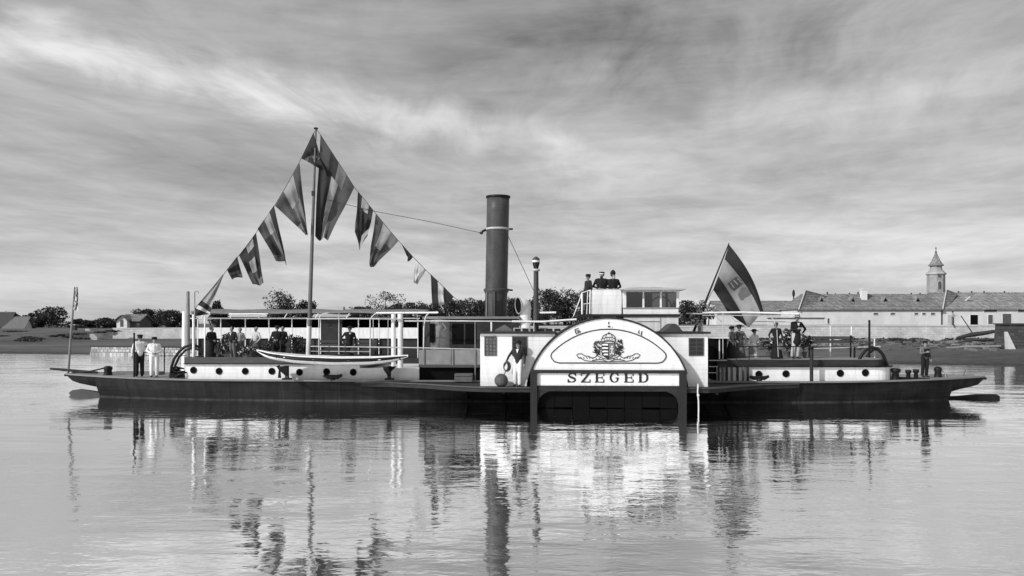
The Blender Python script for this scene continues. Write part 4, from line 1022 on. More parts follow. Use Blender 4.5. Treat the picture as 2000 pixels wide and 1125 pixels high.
def funnel():
    v = 0
    b0, t0 = B(968.5, 618, v), B(973, 383, v); k = 33.4/F
    rb, rt = 21.5*k, 22*k; n = 28
    ax = lambda s: b0.lerp(t0, s)
    def ring(s, r): return [(ax(s).x+r*math.cos(t), ax(s).y+r*math.sin(t), ax(s).z) for t in np.linspace(0, 2*math.pi, n+1)]
    rows = [ring(s, lerp(rb, rt, s)) for s in np.linspace(-.03, 1, 9)]+[ring(1, rt*.9), ring(.9, rt*.9)]
    o = part(MB().grid(rows), 'funnel', 'funnel_metal')
    part(MB().grid([ring(.982, rt+.004), ring(.984, rt+.035), ring(.999, rt+.04), ring(1.001, rt*.9)]), 'rim', 'black_iron', o)
    s = (618-447.5)/235; r = lerp(rb, rt, s)
    part(MB().grid([ring(s-.009, r), ring(s-.008, r+.035), ring(s+.008, r+.035), ring(s+.009, r)]), 'band', 'galvanised', o)
    q = ax(s); part(MB().tube([(q.x+r, q.y, q.z), (q.x+r+.17, q.y, q.z)], .04, 6).tube([(q.x-r, q.y-.1, q.z-.02), (q.x-r-.18, q.y-.1, q.z-.12)], .05, 6), 'stay_lug', 'black_iron', o)
    s = (618-566)/235; r = lerp(rb, rt, s)
    part(MB().grid([ring(s-.03, r+.003), ring(s-.006, r+.07), ring(s+.006, r+.07), ring(s+.012, r)]), 'flared_band', 'funnel_metal', o)
    part(MB().tube([(ax(s).x+r, 0, ax(s).z), (ax(s).x+r+.22, 0, ax(s).z-.02)], .04, 6), 'stay_lug', 'black_iron', o)
    # riveted cover strip and soot door
    part(MB().box((b0.x-.12, -rb-.06, b0.z-.1), (b0.x-.0, -rb+.1, ax(s-.02).z)), 'cover_strip', 'rusty_metal', o)
    part(MB().box((b0.x+.02, -rb-.03, b0.z+.05), (b0.x+.26, -rb+.12, b0.z+.62)), 'soot_door', 'black_iron', o)
    part(MB().tube([(b0.x-.36, -rb+.13, b0.z-.1), (b0.x-.34, -rb+.12, ax(s-.02).z)], .03, 6), 'drain_pipe', 'strake_grey', o)
    for zz in np.linspace(b0.z+.9, t0.z-.4, 4):   # plate seams
        ss = (zz-b0.z)/(t0.z-b0.z); r = lerp(rb, rt, ss); part(MB().grid([ring(ss-.002, r+.001), ring(ss, r+.007), ring(ss+.002, r+.001)]), 'plate_seam', 'funnel_metal', o)
funnel()
part(MB().tube([B(992, 460, -.1), B(1040, 563, -.8), B(1068, 612, -1.6)], .012, 5), 'funnel_stay', 'dark_line')
# whistle pipe with lantern-like valve head
def whistle():
    v = -2.2; k = 31.1/F; b0 = B(1047, 652, v); x = b0.x
    Z = lambda py: BZ(1047, py, v)
    o = part(MB().lathe([(5.6*k, ZR_-.3-0), (5.2*k, Z(600)), (4.8*k, Z(528))], (x, v, 0), 14), 'whistle_pipe', 'funnel_metal')
    part(MB().lathe([(5*k, Z(530)), (8*k, Z(529)), (8*k, Z(526)), (5*k, Z(525))], (x, v, 0), 14), 'pipe_collar', 'galvanised', o)
    part(MB().lathe([(4*k, Z(526)), (4.6*k, Z(524)), (7*k, Z(514)), (7.4*k, Z(512.5))], (x, v, 0), 14), 'valve_cup', 'black_iron', o)
    part(MB().lathe([(7.4*k, Z(512.4)), (7.6*k, Z(510)), (7.4*k, Z(508.5))], (x, v, 0), 14), 'valve_band', 'white_worn', o)
    part(MB().lathe([(7.6*k, Z(508.4)), (6.6*k, Z(505)), (4*k, Z(502.6)), (1.2*k, Z(501))], (x, v, 0), 14), 'valve_dome', 'funnel_metal', o)
    p_, q_ = B(1054, 611, v-.1), B(1086, 610.5, v-.1); part(MB().tube([p_, q_], .045, 6), 'gutter_pipe', 'white_paint')
whistle()
# cowl ventilator
def cowl():
    v = -.9; k = 32.4/F; x = BX(1026, v); Z = lambda py: BZ(1026, py, v)
    c0 = Vector((x, v, Z(640))); pts = [c0, Vector((x, v, Z(612))), Vector((x, v, Z(604))), Vector((x-.03, v-.02, Z(598))), Vector((x-.12, v-.05, Z(596.5))), Vector((x-.27, v-.12, Z(597)))]
    rows = []; rad = [10*k, 10.5*k, 12*k, 14*k, 15.5*k, 16*k]
    b = MB(); b.tube(pts, rad, 18, cap=False); o = part(b, 'ventilator_cowl', 'white_paint')
    d = (pts[-1]-pts[-2]).normalized(); e = pts[-1]
    a_ = d.cross(Vector((0, 0, 1))).normalized(); u_ = a_.cross(d)
    n = 20; P = [e+(a_*math.cos(t)+u_*math.sin(t))*16*k*.93 for t in np.linspace(0, 2*math.pi, n, endpoint=False)]
    part(MB().prism([q-d*.015 for q in P], [q-d*.04 for q in P]), 'cowl_mouth', 'void_dark', o)
    part(MB().tube([e+(a_*math.cos(t)+u_*math.sin(t))*16*k for t in np.linspace(0, 2*math.pi, n+1)], .022, 6), 'cowl_rim', 'grey_paint', o)
cowl()
# engine skylight between casing and bridge
a, c = B(1003, 650, -1.9), B(1096, 628, -1.9)
SK = part(MB().box((a.x, -1.95, ZR_-.4), (c.x, -.2, ZR_+.2)), 'engine_skylight', 'white_worn')
for i in range(6):
    x0 = lerp(a.x, c.x, (i+.12)/6); x1 = lerp(a.x, c.x, (i+.88)/6); part(MB().box((x0, -1.965, ZR_+.085), (x1, -1.94, ZR_+.18)), 'skylight_pane', 'dark_pane', SK)
# bridge and wheelhouse
def bridge():
    v = -1.7; zt = BZ(1250, 613.5, v)
    a, c = B(1157, 614, v), B(1326, 617, v)
    part(MB().box((BX(1128, v), v-.05, zt-.10), (c.x+.05, 1.4, zt)), 'bridge_deck', 'dark_wood')
    p_, q_ = B(1218, 656, v), B(1325, 617.5, v)
    LW = part(MB().box((p_.x, v, ZD), (q_.x, 1.2, zt-.102)), 'bridge_house', 'white_worn')
    x = BX(1290, v-.02); part(MB().box((x-.015, v-.02, ZR_), (x+.015, v+.02, zt-.12)).box((BX(1245, v), v-.025, BZ(1250, 628, v)), (x, v+.02, BZ(1250, 627, v))), 'wall_batten', 'grey_paint', LW)
    for px in (1165, 1180, 1196, 1210): x = BX(px, v); part(MB().box((x-.14, v+.02, ZR_-.2), (x+.14, v+.25, zt-.101)), 'bridge_support', 'dark_wood' if px in (1165, 1210) else 'white_worn')
    # white weather screen
    s0, s1 = B(1157, 613, v), B(1213.5, 566.5, v)
    S = part(MB().box((s0.x, v-.03, zt+.002), (s1.x, v+.02, s1.z)), 'weather_screen', 'white_paint')
    part(MB().tube([(s0.x, v-.005, s1.z+.015), (s1.x, v-.005, s1.z+.015)], .03, 6), 'screen_rail', 'galvanised', S)
    part(MB().box((s0.x, v+.02, zt+.002), (s0.x+.05, -.6, s1.z)), 'side_screen', 'white_paint', S)
    # ladder and slanting stay on the left
    for pts, r in (([(1120, 618), (1137, 572), (1152, 567)], .022), ([(1137, 616), (1137, 574)], .04), ([(1146, 614), (1148, 568)], .018), ([(1152, 613), (1153, 566)], .03), ([(1137, 594), (1157, 592)], .016)):
        part(MB().tube([B(x, y, v) for x, y in pts], r, 6), 'bridge_rail', 'white_paint')
    part(MB().tube([(BX(1137, v), v, BZ(1137, 574, v)), (BX(1137, v), 1.2, BZ(1137, 574, v))], .02, 6), 'bridge_rail', 'white_paint')
    # wheelhouse: sill, posts, glazed openings, roof
    w0, w1 = BX(1217, v), BX(1325, v); zs = BZ(1270, 601, v); zh = BZ(1270, 570, v); ze = BZ(1270, 567, v); D = 1.2
    WHo = part(MB().box((w0, v-.02, zt+.002), (w1, v+.05, zs)), 'wheelhouse', 'white_paint')
    part(MB().box((w0, v+.05, zt+.002), (w0+.06, D-.05, ze)), 'side_wall', 'white_paint', WHo)
    part(MB().box((w1-.05, v+.05, zt+.002), (w1, D-.05, zs)), 'side_wall', 'white_paint', WHo)
    part(MB().box((w0, D-.05, zt+.002), (w1, D, zs)).box((w0, D-.05, zs), (lerp(w0, w1, .70), D, ze)), 'back_wall', 'dark_wood', WHo)
    for px, w in ((1219.5, .07), (1256.5, .035), (1290.5, .035), (1323.5, .05)):
        x = BX(px, v); part(MB().box((x-w, v-.03, zs), (x+w, v+.05, ze)), 'window_post', 'white_paint', WHo)
        if px > 1230: x = lerp(w0, w1, (px-1217)/108); part(MB().box((x-w, D-.05, zs), (x+w, D, ze)), 'window_post', 'dark_wood', WHo)
    part(MB().box((w0, v-.025, zh), (w1, v+.05, ze)), 'window_head', 'white_paint', WHo)
    part(MB().box((w0, v-.05, zs-.03), (w1, v-.02, zs+.01)), 'window_sill', 'grey_paint', WHo)
    for a_, b2 in ((1223, 1254.5), (1258.5, 1288.5), (1292.5, 1321)):
        part(MB().box((BX(a_, v), v+.008, zs), (BX(b2, v), v+.014, zh)), 'window_pane', 'glass', WHo)
    for a_, b2 in ((1230, 1252), (1262, 1283)): part(MB().box((BX(a_, v), .2, zs-.1), (BX(b2, v), .3, zh-.1)), 'inner_panel', 'dark_wood', WHo)
    # steering wheel inside
    xw = BX(1300, v); part(MB().tube([(xw+.42*math.cos(t), -.4, zs+.05+.42*math.sin(t)) for t in np.linspace(0, 2*math.pi, 25)], .03, 6), 'steering_wheel', 'brown_wood', WHo)
    e0, e1 = BX(1210, v), BX(1339, v)
    pts = [(e0, ze+.02), (lerp(e0, e1, .15), ze+.10), (lerp(e0, e1, .5), ze+.12), (e1, ze+.06), (e1, ze+.02), (w1, ze+.001), (w0, ze+.001)]
    part(MB().prism([(x, v-.35, z) for x, z in pts], [(x, D+.3, z) for x, z in pts]), 'wheelhouse_roof', 'galvanised', WHo)
    return zt
ZBR = bridge()

# masts, staffs
def pole(pts, rad, name, m_='cream_and_shade_paint', n=10): return part(MB().tube(pts, rad, n), name, m_)
mb, mt = B(602, 700, 0), B(617, 252, 0)
pole([(mb.x, 0, ZD), mb.lerp(mt, .25), mb.lerp(mt, .6), mt], [.092, .085, .065, .035], 'mast', 'mast_grey', 14)
part(MB().lathe([(.02, -.02), (.09, 0), (.09, .05), (.02, .07)], (mt.x, 0, mt.z), 12), 'mast_truck', 'dark_wood')
part(MB().tube([mb.lerp(mt, .0)+Vector((0, 0, 0)), mb.lerp(mt, .14)], [.105, .10], 14), 'mast_sleeve', 'white_worn')
q = B(612, 378, 0); part(MB().box((q.x-.06, -.07, q.z-.1), (q.x+.06, .07, q.z+.1)), 'mast_cleat', 'dark_wood')
JS = [B(133, 722, 0), B(139, 650, 0), B(146, 562, 0)]
pole([(JS[0].x, 0, zdeck(JS[0].x)), JS[1], JS[2]], [.05, .045, .03], 'jackstaff', 'strake_grey')
EN = [B(1352, 655, -.3), B(1372, 604, -.3), B(1424, 475, -.3)]
pole([(EN[0].x-.05, -.3, ZR_-.2), EN[0], EN[1], EN[2]], [.055, .055, .045, .022], 'ensign_staff', 'black_iron')
pole([(BX(1368, -.3), -.3, ZR_-.3), (BX(1368, -.3), -.3, BZ(1368, 598, -.3))], .11, 'staff_socket', 'white_worn')
# other uprights
for px, y0, y1, v, r, m_ in ((262, 735, 650, -1.5, .035, 'black_iron'), (380, 672, 570, -1.2, .03, 'grey_paint'), (378, 690, 614, -1.4, .05, 'white_paint'), (400, 700, 617, -1.6, .028, 'white_paint'), (321, 735, 678, 1.2, .025, 'black_iron'),
    (1585, 746, 684, -2.12, .07, 'dark_wood'), (1698, 704, 625, .3, .045, 'black_iron'), (1622, 700, 637, 1.2, .03, 'white_paint'), (1663, 700, 638, 1.0, .032, 'white_paint'), (1708, 700, 662, 1.4, .03, 'white_paint')):
    a = B(px, y0, v); b2 = B(px, y1, v); a.z = ZD if px < 400 or px == 1585 else min(a.z, 1.5)
    pole([(a.x, v, a.z), b2], r, 'stanchion', m_, 8)
q = B(380, 570, -1.2); part(MB().tube([q, q+Vector((.12, 0, .03)), q+Vector((.17, 0, -.06))], .025, 6), 'lamp_hook', 'grey_paint')

# tow arches
def arch(pts, v, r, m_='black_iron'): part(MB().tube([B(x, y, v) if i not in (0, len(pts)-1) else Vector((B(x, y, v).x, v, min(B(x, y, v).z, 1.9) if y < 720 else ZD)) for i, (x, y) in enumerate(pts)], r, 10), 'tow_arch', m_)
arch([(333, 740), (335, 716), (340, 701), (349, 688), (360, 678), (375, 673), (387, 677), (402, 690)], -1.25, .055, 'black_iron')
arch([(338, 736), (342, 714), (350, 697), (362, 684), (376, 679), (390, 684), (402, 696)], 1.25, .05)
arch([(1677, 704), (1684, 692), (1692, 683), (1703, 678.5), (1714, 681), (1724, 692), (1732, 712), (1738, 742)], -1.25, .062)
arch([(1690, 704), (1697, 690), (1707, 682), (1717, 684), (1726, 694), (1733, 712), (1737, 738)], 1.25, .055)
# rails: (points in the photograph, v, radius, material)
RAILS = [
 ([(262, 694), (300, 695), (365, 695)], 1.5, .022, 'black_iron'), ([(262, 678), (365, 678)], 1.5, .016, 'black_iron'),
 ([(372, 622), (404, 622)], -1.3, .035, 'white_paint'),
 ([(600, 623), (690, 622.5), (782, 623.5)], -1.5, .026, 'white_paint'),
 ([(607, 676.5), (650, 677), (722, 678)], -1.2, .028, 'white_paint'), ([(718, 678), (800, 679), (880, 681)], -1.75, .03, 'white_paint'),
 ([(607, 686), (722, 687)], -1.2, .018, 'white_paint'),
 ([(623, 697), (623, 624), (625, 618), (631, 613), (642, 611)], -1.5, .026, 'white_paint'),
 ([(662, 690), (662, 612)], -1.4, .022, 'white_paint'), ([(729, 678), (729, 624)], 1.2, .02, 'white_paint'), ([(758, 697), (758, 624)], 1.2, .018, 'white_paint'),
 ([(723, 698), (723, 624), (727, 618), (734, 612), (740, 611)], -1.7, .03, 'white_paint'),
 ([(735, 611.3), (800, 611), (856, 610.5)], -1.7, .05, 'white_paint'),
 ([(827, 707), (828, 640), (830, 624), (833, 616), (838, 611.5)], -1.75, .035, 'white_paint'),
 ([(640, 611.5), (690, 610), (735, 611)], -1.5, .03, 'strake_grey'),
 ([(790, 627), (900, 627), (1000, 628)], -1.9, .035, 'white_paint'), ([(1000, 628), (1060, 628.5), (1126, 624)], -2.4, .055, 'white_paint'),
 ([(928, 750), (928, 628)], -2.1, .025, 'strake_grey'), ([(960, 650), (960, 629)], -2.4, .045, 'white_paint'), ([(1034, 650), (1034, 629)], -2.4, .03, 'white_paint'), ([(1043, 650), (1043, 629)], -2.4, .03, 'white_paint'),
 ([(880, 681), (938, 682)], -1.9, .02, 'white_paint'),
 ([(1372, 611), (1450, 610), (1560, 613)], -1.2, .05, 'white_paint'), ([(1372, 616), (1430, 616), (1560, 618)], -1.2, .02, 'white_paint'),
 ([(1340, 612), (1372, 613)], -1.2, .03, 'white_paint'),
 ([(1428, 617), (1436, 628), (1480, 628), (1560, 629)], 1.2, .02, 'white_paint'), ([(1503, 617), (1512, 625), (1514, 634)], -1.2, .025, 'white_paint'), ([(1396, 615), (1410, 629)], -1.2, .03, 'white_paint'),
 ([(1438, 677), (1500, 677), (1580, 677)], -1.6, .026, 'black_iron'), ([(1456, 696), (1505, 696)], -1.6, .018, 'black_iron'),
 ([(1438, 704), (1438, 677)], -1.6, .024, 'black_iron'), ([(1463, 704), (1463, 677)], -1.6, .024, 'black_iron'), ([(1508, 704), (1508, 677)], -1.6, .02, 'black_iron'), ([(1549, 704), (1549, 677)], -1.6, .02, 'black_iron'), ([(1580, 676), (1586, 683)], -1.7, .04, 'black_iron'),
 ([(1590, 681), (1660, 679), (1720, 677)], 1.2, .03, 'white_paint'),
 ([(1560, 613), (1560, 660)], 1.0, .02, 'white_paint'), ([(1412, 612), (1412, 704)], -1.5, .02, 'white_paint'),
]
for pts, v, r, m_ in RAILS: part(MB().tube([B(x, y, v) for x, y in pts], r*.8, 7), 'rail', 'rail_paint' if m_ == 'white_paint' and r < .04 else m_)
for px, w, y0 in ((768.5, 4.5, 613), (782, 5.5, 614)):       # two stout white posts
    k = 32/F; v = -1.3; q = B(px, 700, v); part(MB().lathe([(w*k, ZD), (w*k, BZ(px, y0, v)), (w*k*.8, BZ(px, y0-1.5, v))], (q.x, v, 0), 12), 'stout_post', 'white_worn')
part(MB().sphere(B(775, 633, -1.35), (.10, .08, .12)), 'post_lamp', 'black_iron')

# brackets that carry the skiff
for px in (560, 760):
    x = BX(px, -2.1); zt = 1.36
    o = part(MB().box((x-.06, -2.14, ZD), (x+.06, -1.98, zt)), 'boat_bracket', 'brown_wood' if px == 560 else 'black_iron')
    part(MB().prism([(x-.05, -2.1, zt), (x-.05, -3.0, zt), (x-.05, -3.0, zt-.08), (x-.05, -2.1, zt-.4)], [(x+.05, -2.1, zt), (x+.05, -3.0, zt), (x+.05, -3.0, zt-.08), (x+.05, -2.1, zt-.4)]), 'bracket_arm', 'black_iron', o)
    part(MB().box((x-.16, -2.2, ZD), (x+.16, -1.9, ZD+.1)), 'bracket_foot', 'black_iron', o)
    if px == 760: part(MB().prism([(x-.28, -2.13, zt-.02), (x+.28, -2.13, zt-.02), (x+.07, -2.13, zt-.22), (x-.07, -2.13, zt-.22)], [(x-.28, -2.0, zt-.02), (x+.28, -2.0, zt-.02), (x+.07, -2.0, zt-.22), (x-.07, -2.0, zt-.22)]), 'bracket_gusset', 'black_iron', o)
    else: part(MB().tube([(x-.3, -2.05, ZD+.1), (x-.3, -2.05, zt-.15), (x-.36, -2.05, zt)], [.07, .035, .08], 8), 'bracket_strut', 'black_iron', o)
# bollards, windlass
def cleat(px, py, v, par=None):
    q = B(px, py, v); b = MB(); z = zdeck(q.x)
    b.lathe([(.16, z), (.10, z+.06), (.09, z+.14)], (q.x, v, 0), 10).tube([(q.x-.36, v, z+.20), (q.x-.2, v, z+.15), (q.x+.2, v, z+.15), (q.x+.36, v, z+.22)], [.05, .08, .08, .05], 8); part(b, 'deck_cleat', 'black_iron')
cleat(650, 742, -2.12); cleat(1483, 742, -2.05)
def bollard(px, v, h=.34, r=.12):
    q = B(px, 740, v); z = zdeck(q.x); part(MB().lathe([(r*1.1, z), (r, z+.04), (r*.85, z+h*.6), (r*1.35, z+h*.75), (r*1.35, z+h*.95), (r*.8, z+h)], (q.x, v, 0), 12), 'bollard', 'black_iron')
bollard(1774, -1.1, .38, .085); bollard(1789, -1.1, .40, .085); bollard(1749, -1.3, .46, .14)
q = B(1781, 741, -1.1); part(MB().box((q.x-.6, -1.3, zdeck(q.x)+.03), (q.x+.6, -.9, zdeck(q.x)+.07)), 'bollard_bed', 'black_iron')
part(MB().tube([B(1750, 737, -1.25), B(1800, 739, -.9), B(1832, 738, -.4)], .03, 6), 'anchor_chain', 'black_iron')
def windlass(px, v, w, h, nm='capstan'):
    q = B(px, 740, v); z = zdeck(q.x); b = MB().lathe([(w, z), (w*.9, z+.05), (w*.75, z+h*.5), (w*.95, z+h*.75), (w*.8, z+h*.92), (w*.35, z+h)], (q.x, v, 0), 14); return part(b, nm, 'black_iron'), q, z
windlass(1832, -.4, .16, .44)
part(MB().tube([B(1829, 722, -.4), B(1838, 721, -.4), B(1845, 728, -.4), B(1848, 739, -.4)], .02, 6), 'capstan_hoop', 'galvanised')
o, q, z = windlass(211, -.5, .19, .40); part(MB().tube([(q.x-.2, -.5, z+.3), (q.x-.8, -.55, z+.16), (q.x-1.6, -.4, z+.1)], .035, 6), 'capstan_bar', 'black_iron', o)
part(MB().tube([B(1878, 739, -.2), B(1885, 722, -.2)], .035, 6).tube([B(1878, 720.5, -.2), B(1942, 721, -.2)], .022, 6), 'bow_spar', 'strake_grey')
q = B(236, 738, .3); part(MB().box((q.x-.3, .1, zdeck(q.x)), (q.x+1.7, .7, zdeck(q.x)+.12)), 'hatch', 'strake_grey')
# heaped chain beside the left arch
r = np.random.RandomState(2); b = MB()
for i in range(26):
    c = B(348+r.normal()*7, 738, -1.1+r.normal()*.25); z = zdeck(c.x)+abs(r.normal())*.13+.08; t0 = r.uniform(0, 6); e = Vector((math.cos(t0), math.sin(t0), r.uniform(-.5, .5)))
    f_ = e.cross(Vector((0, 0, 1))).normalized(); cc = Vector((c.x, c.y, z))
    b.tube([cc+(e*math.cos(t)*.16+f_*math.sin(t)*.10) for t in np.linspace(0, 2*math.pi, 11)], .03, 5, cap=False)
o = b.build('chain_heap', 'black_iron', origin=(B(348, 738, -1.1).x, -1.1, ZD), frame='boat'); tag(o, 'dark heap of anchor chain on deck beside the bow arch', 'chain', kind='stuff')

# ------------------------------------------------------------------ the skiff slung over the side
def skiff():
    x0, x1 = BX(502, -2.6), BX(796, -2.6); L = x1-x0; V = -2.62; n = 22
    o = thing('skiff', 'slender white rowing skiff with dark top strake slung over the side', 'boat', (x0+L/2, V, 1.36))
    og = Vector((x0+L/2, V, 1.36))
    def sheer(u): return np.interp(u, [0, .1, .3, .55, .8, 1], [1.98, 1.87, 1.755, 1.70, 1.71, 1.78])
    def keel(u): return np.interp(u, [0, .03, .1, .25, .5, .75, .9, 1], [1.93, 1.78, 1.62, 1.48, 1.40, 1.42, 1.52, 1.71])
    def beam(u): return .62*(1-abs(2*u-1.06)**2.6)**.8 if abs(2*u-1.06) < 1 else .02
    U = [i/n for i in range(n+1)]; K = 8
    def sec(u, ins=0):
        s, k, b = float(sheer(u)), float(keel(u)), max(.03, float(beam(u)))-ins
        return [(b*(1-t**2.6)**.6 if t < 1 else 0, lerp(s, k+ins, t)) for t in [i/K for i in range(K+1)]]
    bands = [('sheer_strake', 0, 4, 'black_iron'), ('planking', 4, 7, 'white_paint'), ('bottom_plank', 7, 8, 'grey_paint')]
    for nm, k0, k1, m_ in bands:
        for s in (-1, 1):
            b = MB(); b.grid([[(x0+L*u-og.x, s*sec(u)[k][0], sec(u)[k][1]-og.z) for k in range(k0, k1+1)] for u in U]); b.build(nm, m_, o)
    b = MB(); b.grid([[(x0+L*u-og.x, -h, z-og.z) for h, z in sec(u, .02)]+[(x0+L*u-og.x, h, z-og.z) for h, z in reversed(sec(u, .02))] for u in U]); b.build('lining', 'cream_and_shade_paint', o)
    for s in (-1, 1): MB().tube([(x0+L*u-og.x, s*max(.03, float(beam(u))), float(sheer(u))-og.z+.01) for u in U], .022, 6).build('gunwale', 'white_paint', o)
    for u in (.22, .42, .62, .82):
        w = beam(u)-.02; x = x0+L*u-og.x; z = sheer(u)-og.z-.09; MB().box((x-.11, -w, z), (x+.11, w, z+.03)).build('thwart', 'cream_and_shade_paint', o)
    for u in (.14, .95): x = x0+L*u-og.x; MB().tube([(x, -beam(u), sheer(u)-og.z-.02), (x+.1, -beam(u)-.1, sheer(u)-og.z-.14)], .02, 6).build('rowlock', 'black_iron', o)
skiff()

# ------------------------------------------------------------------ flags
FM = ['flag_dark', 'flag_mid', 'flag_grey', 'flag_light', 'flag_white']
def flag(name, label, hoist, fly, pat, v=0.0, amp=.10, waves=1.6, ns=18, nt=22, seed=0, group=None, bulge=(0, 0)):
    """hoist and fly are polylines of photo points: along the rope and along the free edge"""
    def along(pl, s):
        n = len(pl)-1; i = min(n-1, int(s*n)); f = s*n-i; return (lerp(pl[i][0], pl[i+1][0], f), lerp(pl[i][1], pl[i+1][1], f))
    r = np.random.RandomState(seed); p1, p2 = r.uniform(0, 6, 2)
    rows, ms = [], []
    for i in range(ns+1):
        s = i/ns; h = along(hoist, s); f = along(fly, s); row = []
        for j in range(nt+1):
            t = j/nt; g = math.sin(math.pi*t)*(1-s); x = lerp(h[0], f[0], t)+bulge[0]*g; y = lerp(h[1], f[1], t)+bulge[1]*g
            off = v+2.1*amp*(t**.7)*math.sin(waves*2*math.pi*t+3.2*s+p1)+amp*.6*math.sin(5*s+p2)*t+.5*amp*math.sin(11*s+5*t+p2)*t+.35*amp*math.sin(19*s-3*t+p1)*t**.5
            e = 2.2*math.sin(7*t+p1)*t*(1-abs(2*s-1)*.4)*min(1, amp*8); x += e*.8+1.6*math.sin(6.5*s+p2)*t*t; y += e*.5+2.2*math.sin(5*s+p1)*t*t
            row.append(B(x, y, off))
        rows.append(row)
    b = MB(); b.grid(rows)
    b.m = [pat((i+.5)/ns, (j+.5)/nt) for i in range(ns) for j in range(nt)]
    og = rows[0][0]
    o = b.build(name, FM, origin=og, frame='boat', recalc=False); tag(o, label, 'flag', group); return o
GB = 'flags dressed on the masthead ropes'
def st(*cols): return lambda s, t: cols[min(len(cols)-1, int(s*len(cols)))]
flag('signal_flag', 'dark triangular flag with pale scrawl at the very masthead', [(612, 259), (588, 309)], [(640, 345), (634, 333)], lambda s, t: 2 if abs(t-.35-.15*math.sin(s*5)) < .05 else (1 if t > .75 else 0), seed=1, group=GB)
flag('signal_flag', 'quartered flag of pale and grey panels left of the mast', [(585, 318), (562, 360), (537, 402)], [(600, 459), (600, 461), (597, 457)], lambda s, t: (1 if s < .3 else (3 if s < .64 else 1)) if t < .42 else (1 if s < .2 else (2 if s < .6 else (1 if t < .75 else 3))), amp=.14, seed=2, group=GB)
flag('signal_flag', 'checked grey flag with dark edge, second below the quartered one', [(535, 401), (519, 424), (503, 447)], [(562, 520), (556, 512), (541, 508)], lambda s, t: 0 if s < .28 else ((3 if s < .62 else 1) if t < .36 else (2 if s < .55 else (0 if t < .8 else 1))), amp=.12, seed=3, group=GB)
flag('signal_flag', 'dark flag with white square patches on the lower left rope', [(500, 454), (484, 476), (467, 499)], [(515, 553), (508, 556), (494, 557)], lambda s, t: 3 if (.2 < s < .62 and t < .18) or (.35 < s < .72 and .38 < t < .66) or (s < .45 and t > .86) else (0 if t < .62 else 1), amp=.10, seed=4, group=GB)
flag('signal_flag', 'small plain dark flag on the lower left rope', [(463, 501), (443, 527)], [(475, 539), (454, 546)], lambda s, t: 0 if t < .8 else 1, amp=.08, seed=5, group=GB)
flag('pennant', 'long pale pennant ending in dark and white stripes over the bow awning', [(435, 536), (408, 570), (384, 598), (372, 618)], [(436, 537), (421, 580), (410, 612), (404, 616)], lambda s, t: 3 if s < .52 else (0 if s < .62 else (4 if s < .75 else 0)), amp=.06, seed=6, ns=30, nt=8, group=GB)
flag('signal_flag', 'largest three-striped flag streaming right of the masthead', [(626, 262), (648, 297), (670, 331), (692, 366)], [(616, 459), (622, 468), (630, 464), (641, 471)], lambda s, t: (0 if s < .42 else (3 if s < .66 else 1)) if t > .22 else (1 if s < .3 else (0 if s < .55 else (2 if s < .78 else 1))), amp=.18, waves=1.2, ns=26, nt=30, seed=7, group=GB)
flag('signal_flag', 'dark ragged flag with pale corner patch, next below the large striped one', [(699, 375), (714, 392), (729, 411)], [(694, 455), (702, 487), (719, 462)], lambda s, t: 3 if (.3 < s < .75 and t < .22) or (s > .55 and t > .72) else (0 if t < .75 else 1), amp=.12, seed=8, group=GB)
flag('signal_flag', 'striped grey flag with rounded lower corner on the right rope', [(734, 418), (756, 444), (779, 470)], [(721, 508), (723, 520), (729, 524)], lambda s, t: 1 if s < .33 else ((3 if t < .55 else 1) if s < .66 else (2 if t < .3 else 1)), amp=.12, seed=9, group=GB)
flag('signal_flag', 'small dark scrap flag on the right rope', [(785, 478), (807, 502)], [(795, 503), (799, 511)], lambda s, t: 0, amp=.05, ns=8, nt=8, seed=10, group=GB)
flag('signal_flag', 'thin white see-through flag on the right rope', [(812, 505), (832, 528)], [(807, 550), (814, 556)], lambda s, t: 4 if s+.4*t < .85 else 3, amp=.05, ns=12, nt=12, seed=11, group=GB)
flag('signal_flag', 'dark-white-dark striped flag at the end of the right rope', [(841, 535), (855, 549), (868, 561), (886, 580)], [(845, 592), (856, 595), (868, 596), (869, 603)], lambda s, t: 0 if s < .31 else (4 if s < .6 else 0), amp=.05, seed=12, group=GB)
flag('jack_flag', 'furled pale mottled flag on the bow jackstaff', [(145, 560), (144, 585), (143, 605)], [(150, 562), (156, 585), (150, 608)], lambda s, t: 1 if (int(s*13)+int(t*5)*3) % 5 == 0 else (3 if (int(s*9)+int(t*4)) % 3 == 0 else 4), v=-.03, amp=.05, ns=26, nt=8, seed=13)
flag('ensign', 'big tricolour ensign with dark crest hanging from the slanting staff', [(1424, 478), (1416, 505), (1404, 537), (1393, 566)], [(1493, 608), (1487, 614), (1463, 640), (1423, 608)], lambda s, t: (0 if s < .35 else (3 if s < .68 else 0)), v=-.45, amp=.16, waves=1.1, ns=26, nt=30, seed=14, bulge=(7, -6))
b = MB()   # crest on the ensign, and bunting ropes
def ensP(px, py, d): q = B(px, py, -.45-d); return q
P = [(1421, 554), (1438, 540), (1449, 548), (1452, 554), (1434, 569), (1428, 565)]
b.prism([ensP(x, y, .20) for x, y in P], [ensP(x, y, .17) for x, y in P])
for a, c in (((1427, 552), (1434, 562)), ((1433, 547), (1441, 556)), ((1440, 544), (1450, 553))):
    b.tube([ensP(a[0], a[1], .215), ensP(c[0], c[1], .215)], .022, 6, m=1)
ens = bpy.data.objects['ensign']
o = b.build('ensign_crest', ['flag_mid', 'flag_light'], None); o.parent = ens
o.matrix_parent_inverse = (BM @ Matrix.Translation(B(1424, 478, -.45))).inverted() @ BM
